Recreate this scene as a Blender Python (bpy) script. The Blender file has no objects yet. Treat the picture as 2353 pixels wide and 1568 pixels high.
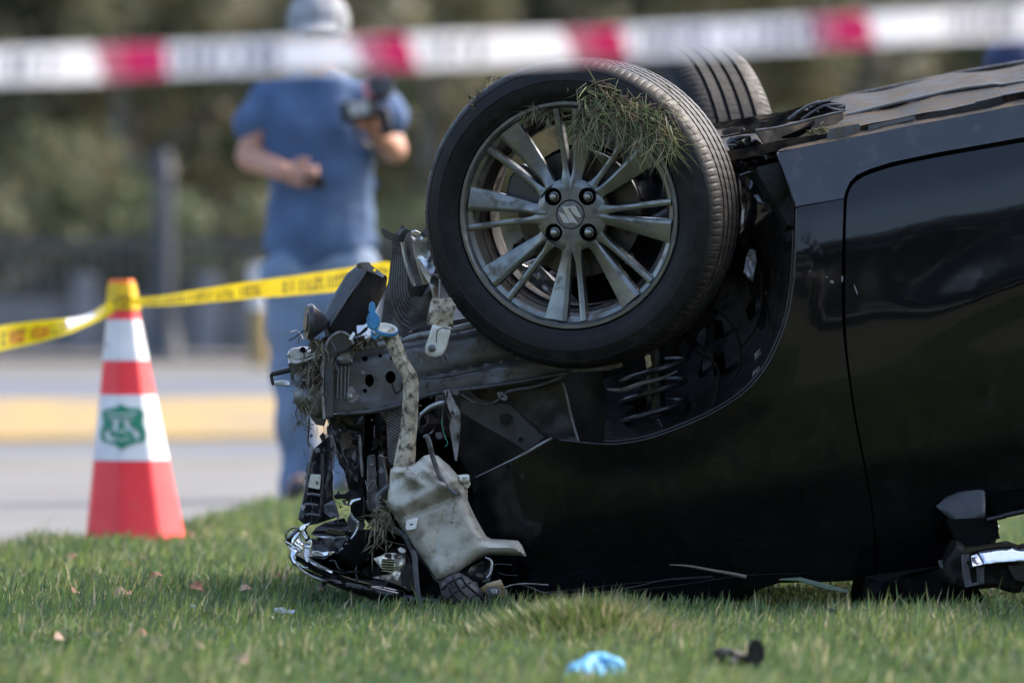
import bpy, bmesh, math, random
import numpy as np
from mathutils import Vector, Matrix, noise
from mathutils.geometry import delaunay_2d_cdt

random.seed(7)
rng = np.random.default_rng(7)
sc = bpy.context.scene
COL = sc.collection

# ------------------------------------------------------------------ camera, light, exposure
CAM_H = 0.54
FOCUS = 12.0
cam_d = bpy.data.cameras.new('camera')
cam = bpy.data.objects.new('camera', cam_d)
COL.objects.link(cam)
cam.location = (0, 0, CAM_H)
cam.rotation_euler = (math.radians(90), 0, 0)
cam_d.sensor_width = 36.0
cam_d.lens = 211.2
cam_d.clip_start = 0.3
cam_d.clip_end = 1000
cam_d.dof.use_dof = True
cam_d.dof.focus_distance = 12.05
cam_d.dof.aperture_fstop = 3.6
cam_d.dof.aperture_blades = 0
sc.camera = cam

SUN_AZ = math.radians(60)      # from +Y towards +X
SUN_EL = math.radians(42)
world = bpy.data.worlds.new('World')
sc.world = world
world.use_nodes = True
wn = world.node_tree.nodes
wl = world.node_tree.links
wn.clear()
wo = wn.new('ShaderNodeOutputWorld')
wb = wn.new('ShaderNodeBackground')
wb.inputs['Strength'].default_value = 0.15
sky = wn.new('ShaderNodeTexSky')
sky.sky_type = 'NISHITA'
sky.sun_disc = False
sky.sun_elevation = SUN_EL
sky.sun_rotation = SUN_AZ
sky.air_density = 1.0
sky.dust_density = 4.0
sky.ozone_density = 0.7
wl.new(sky.outputs[0], wb.inputs['Color'])
wl.new(wb.outputs[0], wo.inputs['Surface'])

sun_d = bpy.data.lights.new('sun', 'SUN')
sun_d.energy = 1.25
sun_d.angle = math.radians(12)
sun_d.color = (1.0, 0.94, 0.86)
sun = bpy.data.objects.new('sun', sun_d)
COL.objects.link(sun)
sdir = Vector((math.sin(SUN_AZ) * math.cos(SUN_EL), math.cos(SUN_AZ) * math.cos(SUN_EL), math.sin(SUN_EL)))
sun.rotation_euler = sdir.to_track_quat('Z', 'Y').to_euler()
sun.location = (10, 10, 20)

sc.view_settings.view_transform = 'Standard'
sc.view_settings.look = 'None'
sc.view_settings.exposure = 1.87
sc.view_settings.gamma = 1.0
sc.view_settings.use_curve_mapping = False
sc.cycles.max_bounces = 6
sc.cycles.transparent_max_bounces = 12
sc.cycles.use_denoising = True

# ------------------------------------------------------------------ measuring helpers
# the photograph measured at 2352 x 1568: 1150 px are one metre at 12 m
def P(px, py, Y):
    s = Y / 12.0 / 1150.0
    return Vector(((px - 1176) * s, Y, CAM_H + (784 - py) * s))

def Z2(x, y): return (602.7 + x * .2813, 499.8 + y * .2813)
def Z5(x, y): return (624.75 + x * .2673, 573.3 + y * .2673)
def Z3(x, y): return (602.7 + x * .3188, 918.75 + y * .3188)
def Z4(x, y): return (624.75 + x * .2578, 955.5 + y * .2578)
def ZA(x, y): return (992.25 + x * .3592, 771.75 + y * .3592)
def ZU(x, y): return (1617 + x * .3281, 73.5 + y * .3281)
def ZM(x, y): return (2094.75 + x * .2109, 1087.8 + y * .2109)
def L(f, *pts): return [f(*p) for p in pts]

# ------------------------------------------------------------------ object helpers
ORIG = {}
def empty(name, loc, parent=None):
    o = bpy.data.objects.new(name, None)
    o.empty_display_size = .1
    COL.objects.link(o)
    loc = Vector(loc)
    if parent is not None:
        o.parent = parent
        o.location = loc - ORIG[parent.name]
    else:
        o.location = loc
    ORIG[o.name] = loc
    return o

def tag(o, label=None, cat=None, group=None, kind=None):
    if label: o['label'] = label
    if cat: o['category'] = cat
    if group: o['group'] = group
    if kind: o['kind'] = kind
    return o

def mobj(name, verts, faces, mat, parent=None, smooth=False, bevel=0, loc=None):
    """one mesh object from world-space vertices"""
    if parent is not None:
        org = ORIG[parent.name]
    elif loc is not None:
        org = Vector(loc)
    else:
        n = max(1, len(verts))
        org = Vector((sum(v[0] for v in verts) / n, sum(v[1] for v in verts) / n, min(v[2] for v in verts)))
    me = bpy.data.meshes.new(name)
    me.from_pydata([tuple(Vector(v) - org) for v in verts], [], faces)
    me.materials.append(mat)
    o = bpy.data.objects.new(name, me)
    COL.objects.link(o)
    if parent is not None:
        o.parent = parent
    else:
        o.location = org
    ORIG[o.name] = org
    bm = bmesh.new(); bm.from_mesh(me)
    bmesh.ops.recalc_face_normals(bm, faces=bm.faces)
    bm.to_mesh(me); bm.free()
    if smooth:
        me.shade_smooth()
        if smooth != 'all':
            me.set_sharp_from_angle(angle=math.radians(38))
    if bevel:
        m = o.modifiers.new('bevel', 'BEVEL')
        m.width = bevel; m.segments = 2; m.limit_method = 'ANGLE'; m.angle_limit = math.radians(40)
        me.shade_smooth(); me.set_sharp_from_angle(angle=math.radians(60))
    return o

def inside(p, poly):
    x, y = p; c = False; j = len(poly) - 1
    for i in range(len(poly)):
        xi, yi = poly[i]; xj, yj = poly[j]
        if (yi > y) != (yj > y) and x < (xj - xi) * (y - yi) / (yj - yi) + xi:
            c = not c
        j = i
    return c

def edge_dist(p, poly):
    best = 1e9; n = len(poly); x, y = p
    for i in range(n):
        ax, ay = poly[i]; bx, by = poly[(i + 1) % n]
        dx, dy = bx - ax, by - ay
        t = max(0, min(1, ((x - ax) * dx + (y - ay) * dy) / (dx * dx + dy * dy + 1e-12)))
        d = math.hypot(x - ax - t * dx, y - ay - t * dy)
        if d < best: best = d
    return best

def resample(poly, step, closed=True):
    out = []; n = len(poly)
    for i in range(n if closed else n - 1):
        a = poly[i]; b = poly[(i + 1) % n]
        d = math.hypot(b[0] - a[0], b[1] - a[1])
        k = max(1, int(d / step))
        for j in range(k):
            t = j / k
            out.append((a[0] + (b[0] - a[0]) * t, a[1] + (b[1] - a[1]) * t))
    if not closed: out.append(tuple(poly[-1]))
    return out

def smooth_line(pts, sub=6, closed=False):
    """Catmull-Rom through points of any dimension"""
    n = len(pts); out = []
    pts = [tuple(p) for p in pts]
    rngi = range(n) if closed else range(n - 1)
    for i in rngi:
        if closed:
            p0, p1, p2, p3 = pts[(i - 1) % n], pts[i], pts[(i + 1) % n], pts[(i + 2) % n]
        else:
            p0, p1, p2, p3 = pts[max(0, i - 1)], pts[i], pts[i + 1], pts[min(n - 1, i + 2)]
        for j in range(sub):
            t = j / sub
            out.append(tuple(0.5 * ((2 * b) + (-a + c) * t + (2 * a - 5 * b + 4 * c - d) * t * t + (-a + 3 * b - 3 * c + d) * t ** 3)
                             for a, b, c, d in zip(p0, p1, p2, p3)))
    if not closed: out.append(pts[-1])
    return out

def fill2d(outline, holes=(), grid=None):
    """triangulated region: 2D points, triangles, boundary edges"""
    pts = [tuple(p) for p in outline]
    edges = [(i, (i + 1) % len(pts)) for i in range(len(pts))]
    for h in holes:
        b = len(pts); pts += [tuple(p) for p in h]
        edges += [(b + i, b + (i + 1) % len(h)) for i in range(len(h))]
    if grid:
        x0 = min(p[0] for p in outline); x1 = max(p[0] for p in outline)
        y0 = min(p[1] for p in outline); y1 = max(p[1] for p in outline)
        r = 0; y = y0 + grid * .5
        while y < y1:
            x = x0 + grid * (.5 if r % 2 else .02)
            while x < x1:
                q = (x, y)
                if inside(q, outline) and edge_dist(q, outline) > grid * .4 and not any(inside(q, h) or edge_dist(q, h) < grid * .4 for h in holes):
                    pts.append(q)
                x += grid
            y += grid * .87; r += 1
    res = delaunay_2d_cdt([Vector(p) for p in pts], edges, [], 0, 1e-6)
    V = [tuple(v) for v in res[0]]
    T = []
    for f in res[2]:
        c = (sum(V[i][0] for i in f) / len(f), sum(V[i][1] for i in f) / len(f))
        if inside(c, outline) and not any(inside(c, h) for h in holes):
            T.append(tuple(f))
    cnt = {}
    for f in T:
        for i in range(len(f)):
            e = (f[i], f[(i + 1) % len(f)])
            k = tuple(sorted(e)); cnt.setdefault(k, []).append(e)
    B = [v[0] for v in cnt.values() if len(v) == 1]
    return V, T, B

def circ(cx, cy, rx, ry=None, n=18, a=0):
    ry = ry or rx
    return [(cx + rx * math.cos(t) * math.cos(a) - ry * math.sin(t) * math.sin(a),
             cy + rx * math.cos(t) * math.sin(a) + ry * math.sin(t) * math.cos(a)) for t in [2 * math.pi * i / n for i in range(n)]]

def panel(name, outline, depth, thick, mat, parent=None, holes=(), grid=None, step=None, pillow=None, rough=0, smooth=True, bevel=0, both=False, seed=0):
    """a shaped plate: outline in measured px, depth = world Y (number or function), thick metres.
    pillow=(height, width px) swells the front; rough = dents in metres"""
    if step: outline = resample(outline, step)
    V, T, B = fill2d(outline, holes, grid)
    df = depth if callable(depth) else (lambda x, y: depth)
    front = []; back = []
    allb = [outline] + list(holes)
    for (x, y) in V:
        Y = df(x, y); sw = 0
        if pillow:
            d = min(edge_dist((x, y), h) for h in allb[:1])
            t = min(1, d / pillow[1]); sw = pillow[0] * math.sqrt(max(0, 1 - (1 - t) ** 2))
        if rough:
            Y += rough * noise.noise(Vector((x * .02 + seed, y * .02, seed * 3.1))) + rough * .4 * noise.noise(Vector((x * .06, y * .06 + seed, 7)))
        front.append(P(x, y, Y - sw))
        pb = P(x, y, Y)
        back.append(Vector((pb.x, Y + thick + (sw if both else 0), pb.z)))
    n = len(V)
    F = [tuple(f) for f in T] + [tuple(n + i for i in reversed(f)) for f in T]
    F += [(b, a, n + a, n + b) for a, b in B]
    return mobj(name, front + back, F, mat, parent, smooth=smooth, bevel=bevel)

def tube(name, pts, r, mat, parent=None, seg=10, sub=5, flat=1.0, cap=True):
    """swept tube through world points; r number or list in metres"""
    rs = r if isinstance(r, (list, tuple)) else [r] * len(pts)
    P4 = [tuple(p) + (q,) for p, q in zip(pts, rs)]
    S = smooth_line(P4, sub) if sub > 1 else P4
    C = [Vector(s[:3]) for s in S]; R = [s[3] for s in S]
    V = []; F = []
    up = None
    for i, c in enumerate(C):
        t = (C[min(i + 1, len(C) - 1)] - C[max(i - 1, 0)]).normalized()
        if up is None:
            up = t.orthogonal() if abs(t.y) > .95 else Vector((0, 1, 0))
        up = (up - t * up.dot(t)).normalized()
        sd = t.cross(up)
        for k in range(seg):
            a = 2 * math.pi * k / seg
            V.append(c + (sd * math.cos(a) + up * math.sin(a) * flat) * R[i])
        if i:
            b = i * seg
            for k in range(seg):
                F.append((b - seg + k, b - seg + (k + 1) % seg, b + (k + 1) % seg, b + k))
    if cap:
        F.append(tuple(range(seg))); F.append(tuple(range(len(V) - seg, len(V))))
    return mobj(name, V, F, mat, parent, smooth=True)

def ptube(name, pts, Y, rpx, mat, parent=None, **k):
    """tube through measured points (x, y[, Y]); radius in px"""
    W = []; R = []
    rs = rpx if isinstance(rpx, (list, tuple)) else [rpx] * len(pts)
    for p, r in zip(pts, rs):
        y = p[2] if len(p) > 2 else Y
        W.append(P(p[0], p[1], y)); R.append(r * y / 12 / 1150)
    return tube(name, W, R, mat, parent, **k)

def frame(o, z, up=(0, 0, 1)):
    z = Vector(z).normalized(); y = Vector(up); y = (y - z * y.dot(z)).normalized(); x = y.cross(z)
    return Matrix(((x.x, y.x, z.x, o[0]), (x.y, y.y, z.y, o[1]), (x.z, y.z, z.z, o[2]), (0, 0, 0, 1)))

def lathe(name, prof, M, mat, parent=None, seg=48, rf=None, close=True, smooth=True):
    """prof list of (r, z) turned about local z of frame M"""
    V = []; F = []
    n = len(prof)
    for k in range(seg):
        a = 2 * math.pi * k / seg
        for i, (r, z) in enumerate(prof):
            if rf: r, z = rf(i, k, r, z)
            V.append(M @ Vector((r * math.cos(a), r * math.sin(a), z)))
    for k in range(seg):
        k2 = (k + 1) % seg
        for i in range(n - 1):
            F.append((k * n + i, k * n + i + 1, k2 * n + i + 1, k2 * n + i))
    if close:
        if prof[0][0] > 1e-6: F.append(tuple(k * n for k in range(seg)))
        if prof[-1][0] > 1e-6: F.append(tuple(k * n + n - 1 for k in range(seg)))
    o = mobj(name, V, F, mat, parent, smooth=smooth)
    return o

def plate(name, outline, M, z0, z1, mat, parent=None, holes=(), bevel=0, grid=None, zf=None, smooth=False):
    """flat extruded shape in local frame M"""
    V, T, B = fill2d(outline, holes, grid)
    n = len(V)
    W = [M @ Vector((x, y, z1 + (zf(x, y) if zf else 0))) for x, y in V] + [M @ Vector((x, y, z0)) for x, y in V]
    F = [tuple(f) for f in T] + [tuple(n + i for i in reversed(f)) for f in T] + [(b, a, n + a, n + b) for a, b in B]
    return mobj(name, W, F, mat, parent, bevel=bevel, smooth=smooth)

def box(name, c, size, mat, parent=None, M=None, bevel=0.0, taper=1.0):
    sx, sy, sz = [s / 2 for s in size]
    M = M or Matrix.Identity(4)
    V = []
    for dz in (-1, 1):
        t = 1 if dz < 0 else taper
        for dx, dy in ((-1, -1), (1, -1), (1, 1), (-1, 1)):
            V.append(M @ Vector((c[0] + dx * sx * t, c[1] + dy * sy * t, c[2] + dz * sz)))
    F = [(0, 1, 2, 3), (4, 5, 6, 7), (0, 1, 5, 4), (1, 2, 6, 5), (2, 3, 7, 6), (3, 0, 4, 7)]
    return mobj(name, V, F, mat, parent, bevel=bevel)

def loft(name, lines, thick, mat, parent=None, sub=8, rough=0, seed=0, smooth=True):
    """skin over several lines of (px, py, Y) measured points; given real thickness downwards"""
    S = [smooth_line(l, sub) for l in lines]
    n = len(S[0]); V = []
    for l in S:
        for p in l:
            q = P(*p)
            if rough: q.z += rough * noise.noise(q * 9 + Vector((seed, 0, 0))) ; q.y += rough * noise.noise(q * 6 + Vector((0, seed, 0)))
            V.append(q)
    m = len(S); N = len(V)
    V += [v + Vector((0, thick * .3, -thick)) for v in V]
    F = []
    for j in range(m - 1):
        for i in range(n - 1):
            a = j * n + i
            F.append((a, a + 1, a + n + 1, a + n)); F.append((N + a, N + a + n, N + a + n + 1, N + a + 1))
    for i in range(n - 1):
        F.append((i, i + 1, N + i + 1, N + i)); b = (m - 1) * n + i; F.append((b + 1, b, N + b, N + b + 1))
    for j in range(m - 1):
        a = j * n; F.append((a, a + n, N + a + n, N + a)); a = j * n + n - 1; F.append((a + n, a, N + a, N + a + n))
    return mobj(name, V, F, mat, parent, smooth=smooth)

def copy_tree(o, parent=None, M=None):
    c = o.copy(); COL.objects.link(c)
    if parent is not None:
        c.parent = parent
    for ch in list(o.children):
        copy_tree(ch, c)
    return c

# ------------------------------------------------------------------ materials
def mat(name, c, rough=.6, metal=0.0, c2=None, scale=30, lo=.4, hi=.6, bump=0, bscale=None, coat=0, spec=.5, trans=0,
        dirt=None, dscale=60, dlo=.55, dhi=.62, drough=.9, attr=None, stretch=None, transl=0, detail=6, rough2=None, coord='Object', alpha=1):
    m = bpy.data.materials.new(name); m.use_nodes = True
    nt = m.node_tree; N = nt.nodes; K = nt.links
    b = N['Principled BSDF']
    b.inputs['Base Color'].default_value = (*c, 1)
    b.inputs['Roughness'].default_value = rough
    b.inputs['Metallic'].default_value = metal
    b.inputs['Specular IOR Level'].default_value = spec
    b.inputs['Coat Weight'].default_value = coat
    b.inputs['Coat Roughness'].default_value = .06
    b.inputs['Transmission Weight'].default_value = trans
    b.inputs['Alpha'].default_value = alpha
    tc = N.new('ShaderNodeTexCoord'); src = tc.outputs[coord]
    if stretch:
        mp = N.new('ShaderNodeMapping'); mp.inputs['Scale'].default_value = stretch
        K.new(src, mp.inputs[0]); src = mp.outputs[0]
    col = None
    def ntex(sc_, det=detail):
        n = N.new('ShaderNodeTexNoise'); n.inputs['Scale'].default_value = sc_; n.inputs['Detail'].default_value = det
        n.inputs['Roughness'].default_value = .6
        K.new(src, n.inputs['Vector']); return n.outputs['Fac']
    def ramp(fac, a, b_, ca=(0, 0, 0), cb=(1, 1, 1)):
        r = N.new('ShaderNodeValToRGB'); r.color_ramp.elements[0].position = a; r.color_ramp.elements[1].position = b_
        r.color_ramp.elements[0].color = (*ca, 1); r.color_ramp.elements[1].color = (*cb, 1)
        K.new(fac, r.inputs[0]); return r.outputs[0]
    if c2 is not None:
        col = ramp(ntex(scale), lo, hi, c, c2)
    if attr:
        at = N.new('ShaderNodeAttribute'); at.attribute_name = attr
        col = at.outputs['Color']
    if dirt is not None:
        f = ramp(ntex(dscale, 8), dlo, dhi)
        mx = N.new('ShaderNodeMix'); mx.data_type = 'RGBA'
        K.new(f, mx.inputs['Factor'])
        if col is not None: K.new(col, mx.inputs['A'])
        else: mx.inputs['A'].default_value = (*c, 1)
        mx.inputs['B'].default_value = (*dirt, 1)
        col = mx.outputs['Result']
        mr = N.new('ShaderNodeMapRange'); K.new(f, mr.inputs[0]); mr.inputs['To Min'].default_value = rough; mr.inputs['To Max'].default_value = drough
        K.new(mr.outputs[0], b.inputs['Roughness'])
        if metal:
            mm = N.new('ShaderNodeMapRange'); K.new(f, mm.inputs[0]); mm.inputs['To Min'].default_value = metal; mm.inputs['To Max'].default_value = 0
            K.new(mm.outputs[0], b.inputs['Metallic'])
    elif rough2 is not None:
        mr = N.new('ShaderNodeMapRange'); K.new(ntex(scale * .7), mr.inputs[0])
        mr.inputs['From Min'].default_value = .35; mr.inputs['From Max'].default_value = .65
        mr.inputs['To Min'].default_value = rough; mr.inputs['To Max'].default_value = rough2
        K.new(mr.outputs[0], b.inputs['Roughness'])
    if col is not None: K.new(col, b.inputs['Base Color'])
    if bump:
        bp = N.new('ShaderNodeBump'); bp.inputs['Strength'].default_value = 1; bp.inputs['Distance'].default_value = bump
        K.new(ntex(bscale or scale), bp.inputs['Height']); K.new(bp.outputs[0], b.inputs['Normal'])
    if transl:
        tr = N.new('ShaderNodeBsdfTranslucent'); mx2 = N.new('ShaderNodeMixShader'); mx2.inputs[0].default_value = transl
        if col is not None: K.new(col, tr.inputs[0])
        else: tr.inputs[0].default_value = (*c, 1)
        K.new(b.outputs[0], mx2.inputs[1]); K.new(tr.outputs[0], mx2.inputs[2])
        K.new(mx2.outputs[0], N['Material Output'].inputs['Surface'])
    return m

M = {}
M['paint'] = mat('black_paint', (.0022, .0025, .0034), .2, c2=(.0038, .0041, .005), scale=5, coat=.6, spec=.12, bump=.0005, bscale=11, dirt=(.014, .014, .0145), dscale=9, dlo=.56, dhi=.9, drough=.4)
M['paint_clean'] = mat('glossy_black_paint', (.004, .0045, .006), .16, coat=1, bump=.0004, bscale=8)
M['sill'] = mat('dusty_sill_paint', (.014, .016, .021), .36, c2=(.022, .024, .03), scale=7, coat=.35, dirt=(.07, .068, .065), dscale=26, dlo=.55, dhi=.85, bump=.0008, bscale=20)
M['tyre'] = mat('tyre_rubber', (.006, .0062, .007), .5, spec=.2, c2=(.012, .012, .0125), scale=14, lo=.35, hi=.7, dirt=(.026, .024, .022), dscale=38, dlo=.50, dhi=.8, bump=.0008, bscale=150)
M['rim'] = mat('grey_alloy', (.135, .142, .14), .3, metal=.8, dirt=(.06, .048, .032), dscale=30, dlo=.52, dhi=.74, c2=(.18, .187, .183), scale=25, bump=.0003, bscale=60)
M['barrel'] = mat('dull_alloy', (.02, .02, .02), .5, metal=.7, dirt=(.045, .038, .03), dscale=30, dlo=.52, dhi=.66)
M['steel'] = mat('worn_steel', (.28, .28, .27), .38, metal=.9, dirt=(.1, .07, .05), dscale=30, dlo=.5, dhi=.7)
M['chrome'] = mat('bright_metal', (.7, .72, .74), .12, metal=1.0, bump=.0012, bscale=30)
M['silver'] = mat('silver_metal', (.5, .51, .53), .3, metal=.8, dirt=(.12, .11, .1), dscale=25, dlo=.52, dhi=.68, bump=.002, bscale=25)
M['iron'] = mat('dark_grey_metal', (.055, .056, .06), .34, metal=.3, c2=(.10, .101, .106), scale=12, dirt=(.045, .038, .03), dscale=50, dlo=.5, dhi=.68, bump=.0008, bscale=40, stretch=(1, 1, .6))
M['rail'] = mat('rail_metal', (.075, .076, .08), .32, metal=.35, c2=(.14, .141, .147), scale=10, lo=.35, hi=.7, dirt=(.05, .042, .034), dscale=60, dlo=.55, dhi=.7, bump=.0008, bscale=40)
M['iron_light'] = mat('grey_metal', (.2, .203, .21), .36, metal=.4, c2=(.27, .27, .275), scale=12, dirt=(.08, .065, .045), dscale=24, dlo=.5, dhi=.66, bump=.001, bscale=30)
M['apron'] = mat('inner_wing_metal', (.045, .045, .043), .42, metal=.25, c2=(.065, .062, .058), scale=9, dirt=(.035, .03, .024), dscale=14, dlo=.45, dhi=.65, bump=.0008, bscale=30)
M['plastic'] = mat('black_plastic', (.006, .006, .0068), .34, c2=(.011, .011, .0125), scale=15, dirt=(.04, .034, .027), dscale=70, dlo=.57, dhi=.76, bump=.0006, bscale=40)
M['plastic2'] = mat('grey_black_plastic', (.016, .0165, .019), .3, c2=(.03, .031, .035), scale=15, dirt=(.05, .044, .036), dscale=70, dlo=.57, dhi=.76, bump=.0008, bscale=40)
M['liner'] = mat('arch_liner_plastic', (.004, .004, .0045), .5, spec=.2, c2=(.009, .008, .0075), scale=20, dirt=(.025, .02, .015), dscale=28, dlo=.52, dhi=.7, bump=.004, bscale=22)
M['gloss'] = mat('gloss_black_plastic', (.006, .006, .007), .12, coat=.6, bump=.0008, bscale=16)
M['void'] = mat('deep_shade_black', (.004, .004, .004), .8, spec=.08)  # near-black standing in for shade in the bay, hollows and under the car
M['grey_plastic'] = mat('grey_plastic', (.07, .07, .078), .42, c2=(.1, .1, .11), scale=15, dirt=(.05, .045, .04), dscale=40, dlo=.55, dhi=.7)
M['fins'] = mat('condenser_fins', (.075, .073, .07), .5, metal=.35, c2=(.11, .105, .10), scale=20, dirt=(.045, .038, .03), dscale=24, dlo=.45, dhi=.65, bump=.001, bscale=80)
M['bottle'] = mat('milky_plastic', (.52, .50, .44), .36, c2=(.25, .225, .17), scale=8, lo=.38, hi=.68, dirt=(.10, .078, .05), dscale=30, dlo=.50, dhi=.74, bump=.0022, bscale=20, transl=.1)
M['bottle_muddy'] = mat('mud_spattered_plastic', (.44, .40, .30), .5, c2=(.30, .26, .18), scale=18, dirt=(.06, .042, .028), dscale=60, dlo=.47, dhi=.62, bump=.0015, bscale=60)
M['bottle_clean'] = mat('pale_plastic', (.62, .62, .57), .45, c2=(.5, .48, .4), scale=20, dirt=(.12, .1, .07), dscale=60, dlo=.6, dhi=.7)
M['blue'] = mat('blue_plastic', (.03, .17, .36), .4, c2=(.05, .22, .42), scale=20, dirt=(.03, .08, .14), dscale=70, dlo=.55, dhi=.7)
M['white'] = mat('white_plastic', (.6, .61, .6), .4, c2=(.7, .7, .7), scale=20)
M['rubber'] = mat('grey_rubber_hose', (.055, .058, .066), .45, c2=(.08, .083, .092), scale=30, dirt=(.04, .035, .03), dscale=40)
M['gold'] = mat('dirty_bright_bracket', (.7, .63, .5), .3, metal=.8, dirt=(.06, .05, .035), dscale=28, dlo=.5, dhi=.62, bump=.0015, bscale=50)
M['mud'] = mat('mud', (.045, .032, .022), .95, c2=(.09, .07, .05), scale=60, bump=.004, bscale=90)
M['floorpan'] = mat('dusty_underbody', (.011, .011, .012), .55, c2=(.02, .019, .018), scale=8, dirt=(.065, .048, .032), dscale=24, dlo=.44, dhi=.60, bump=.0012, bscale=40, spec=.12)
M['underseal'] = mat('dusty_edge', (.11, .11, .112), .55, c2=(.06, .055, .048), scale=30, dirt=(.1, .085, .06), dscale=30)
M['glass'] = mat('dark_glass', (.004, .005, .006), .08, coat=.4)
M['disc'] = mat('brake_disc_steel', (.07, .068, .066), .35, metal=.9, dirt=(.06, .04, .03), dscale=20)
M['asphalt'] = mat('asphalt', (.072, .082, .105), .85, c2=(.09, .10, .122), scale=.7)
M['paving'] = mat('pale_paving', (.135, .133, .130), .85, c2=(.105, .102, .097), scale=.9, lo=.35, hi=.65)
M['gutter'] = mat('dusty_gutter', (.095, .09, .08), .9, c2=(.14, .133, .12), scale=1.2)
M['yellow_paint'] = mat('yellow_kerb_paint', (.27, .185, .06), .8, c2=(.21, .155, .08), scale=1.5)
M['far_pave'] = mat('far_pavement', (.13, .11, .098), .9, c2=(.1, .09, .085), scale=.6)
M['stone'] = mat('grey_stone', (.17, .17, .175), .85, c2=(.12, .12, .125), scale=.8)
M['stone_light'] = mat('pale_stone', (.2, .205, .22), .85, c2=(.14, .145, .155), scale=1.5)
M['railing'] = mat('dark_railing_iron', (.05, .052, .056), .6)
M['pole'] = mat('dark_blue_grey_post', (.03, .035, .045), .5)
M['soil'] = mat('lawn_soil', (.06, .075, .03), .95, c2=(.085, .08, .045), scale=9, bump=.01, bscale=30)
M['hill'] = mat('hill_scrub', (.10, .10, .065), .95, c2=(.15, .14, .10), scale=.35, lo=.35, hi=.65)
M['bark'] = mat('bark', (.10, .085, .068), .9, c2=(.16, .14, .115), scale=3, bump=.02, bscale=6, stretch=(1, 1, .3))
M['skin'] = mat('skin', (.42, .22, .15), .5, c2=(.36, .17, .11), scale=6)
M['shirt'] = mat('blue_cotton', (.042, .085, .18), .85, c2=(.065, .115, .22), scale=7, bump=.02, bscale=9)
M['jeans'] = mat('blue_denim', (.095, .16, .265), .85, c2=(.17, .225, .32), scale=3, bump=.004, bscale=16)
M['cap'] = mat('heather_grey_cloth', (.17, .18, .2), .9, c2=(.28, .29, .31), scale=24, bump=.003, bscale=60)
M['navy'] = mat('navy_cloth', (.012, .02, .06), .85, c2=(.02, .03, .09), scale=10)
M['hair'] = mat('dark_hair', (.012, .009, .007), .6)
M['shoe'] = mat('dark_shoe', (.02, .02, .022), .5)
M['device'] = mat('black_device', (.008, .008, .01), .3)
M['pink'] = mat('pink_grip', (.5, .2, .24), .5)
M['cone_red'] = mat('red_cone_plastic', (.80, .022, .032), .45, c2=(.85, .05, .06), scale=6, lo=.4, hi=.75, dirt=(.55, .12, .09), dscale=14, dlo=.6, dhi=.85)
M['cone_white'] = mat('reflective_white_band', (.72, .72, .75), .4, c2=(.60, .60, .64), scale=8, dirt=(.45, .43, .42), dscale=22, dlo=.58, dhi=.75)
M['crest'] = mat('green_crest_print', (.01, .20, .12), .5)
M['yellow'] = mat('yellow_tape', (.80, .67, .015), .4, c2=(.86, .74, .03), scale=12, transl=.45)
M['ink'] = mat('black_tape_print', (.05, .035, .01), .5)
M['orange'] = mat('orange_cap', (.8, .17, .02), .5)
M['tape_white'] = mat('white_tape', (.92, .91, .93), .45, transl=.5, alpha=.93)
M['tape_red'] = mat('crimson_tape_print', (.95, .09, .33), .45, transl=.6)
M['tape_pink'] = mat('pale_pink_tape_print', (.9, .42, .52), .45, transl=.6)
M['tape_ink'] = mat('blue_tape_print', (.035, .045, .13), .5)
M['leaf_dry'] = mat('dry_leaf', (.20, .085, .055), .8, c2=(.28, .15, .10), scale=40, transl=.2)
M['leaf_pale'] = mat('pale_dry_leaf', (.36, .26, .2), .8, c2=(.26, .17, .12), scale=40, transl=.2)
M['glove'] = mat('light_blue_glove', (.10, .42, .72), .45, c2=(.16, .52, .8), scale=30, bump=.004, bscale=45, transl=.25)
M['shard'] = mat('pale_shard', (.45, .5, .6), .2)
M['strip'] = mat('greenish_trim', (.16, .2, .14), .3)
M['mirror'] = mat('mirror_lamp_lens', (.75, .78, .82), .06, metal=1.0, bump=.0008, bscale=26)
M['blade'] = mat('grass_blade', (.08, .14, .04), .55, attr='Color', transl=.35, spec=.45)
M['straw'] = mat('torn_turf', (.11, .12, .035), .7, attr='Color', transl=.2)
M['foliage'] = mat('foliage', (.05, .06, .03), .7, attr='Color', transl=.25, spec=.3)

# ================================================================== GROUND AND FAR SETTING
def gz(Y):
    """height of the land: level lawn and street, rising gently beyond the far carriageway"""
    return float(np.interp(Y, [-60, 39, 62, 64, 68, 90, 130, 200], [0, 0, .28, .40, .45, 2.2, 14, 30]))

def sheet(name, poly, z, m, lab=None, grid=None):
    V, T, B = fill2d(poly, (), grid)
    o = mobj(name, [(x, y, gz(y) + z) for x, y in V], T, m, None)
    o['kind'] = 'structure'
    return o

EDGE = [(-60, 2), (-4, 14.1), (-1.9, 15.0), (-1.312, 15.45), (-1.136, 15.9), (-1.04, 16.4), (-.94, 17.4), (-.853, 18.9), (-.715, 20.1), (-.5, 21.3), (.3, 22.6), (3, 24.0), (60, 25)]
sheet('ground', [(-90, -60), (90, -60), (90, 200), (-90, 200)] , -.02, M['gutter'], grid=14)
lawn_poly = EDGE + [(60, -50), (-60, -50)]
lawn = sheet('lawn', lawn_poly, 0.0, M['soil'], grid=3.0)
pav_poly = [(-60, 2)] + EDGE[1:] + [(60, 25.6), (-60, 25.6)]
sheet('pavement', pav_poly, -.006, M['paving'], grid=5)
sheet('gutter_strip', [(-60, 25.6), (60, 25.6), (60, 29.0), (-60, 29.0)], -.010, M['gutter'])
sheet('road', [(-60, 29.0), (60, 29.0), (60, 62), (-60, 62)], -.012, M['asphalt'], grid=6)
sheet('far_pavement', [(-60, 63.0), (60, 63.0), (60, 69), (-60, 69)], -.004, M['far_pave'], grid=4)
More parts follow.
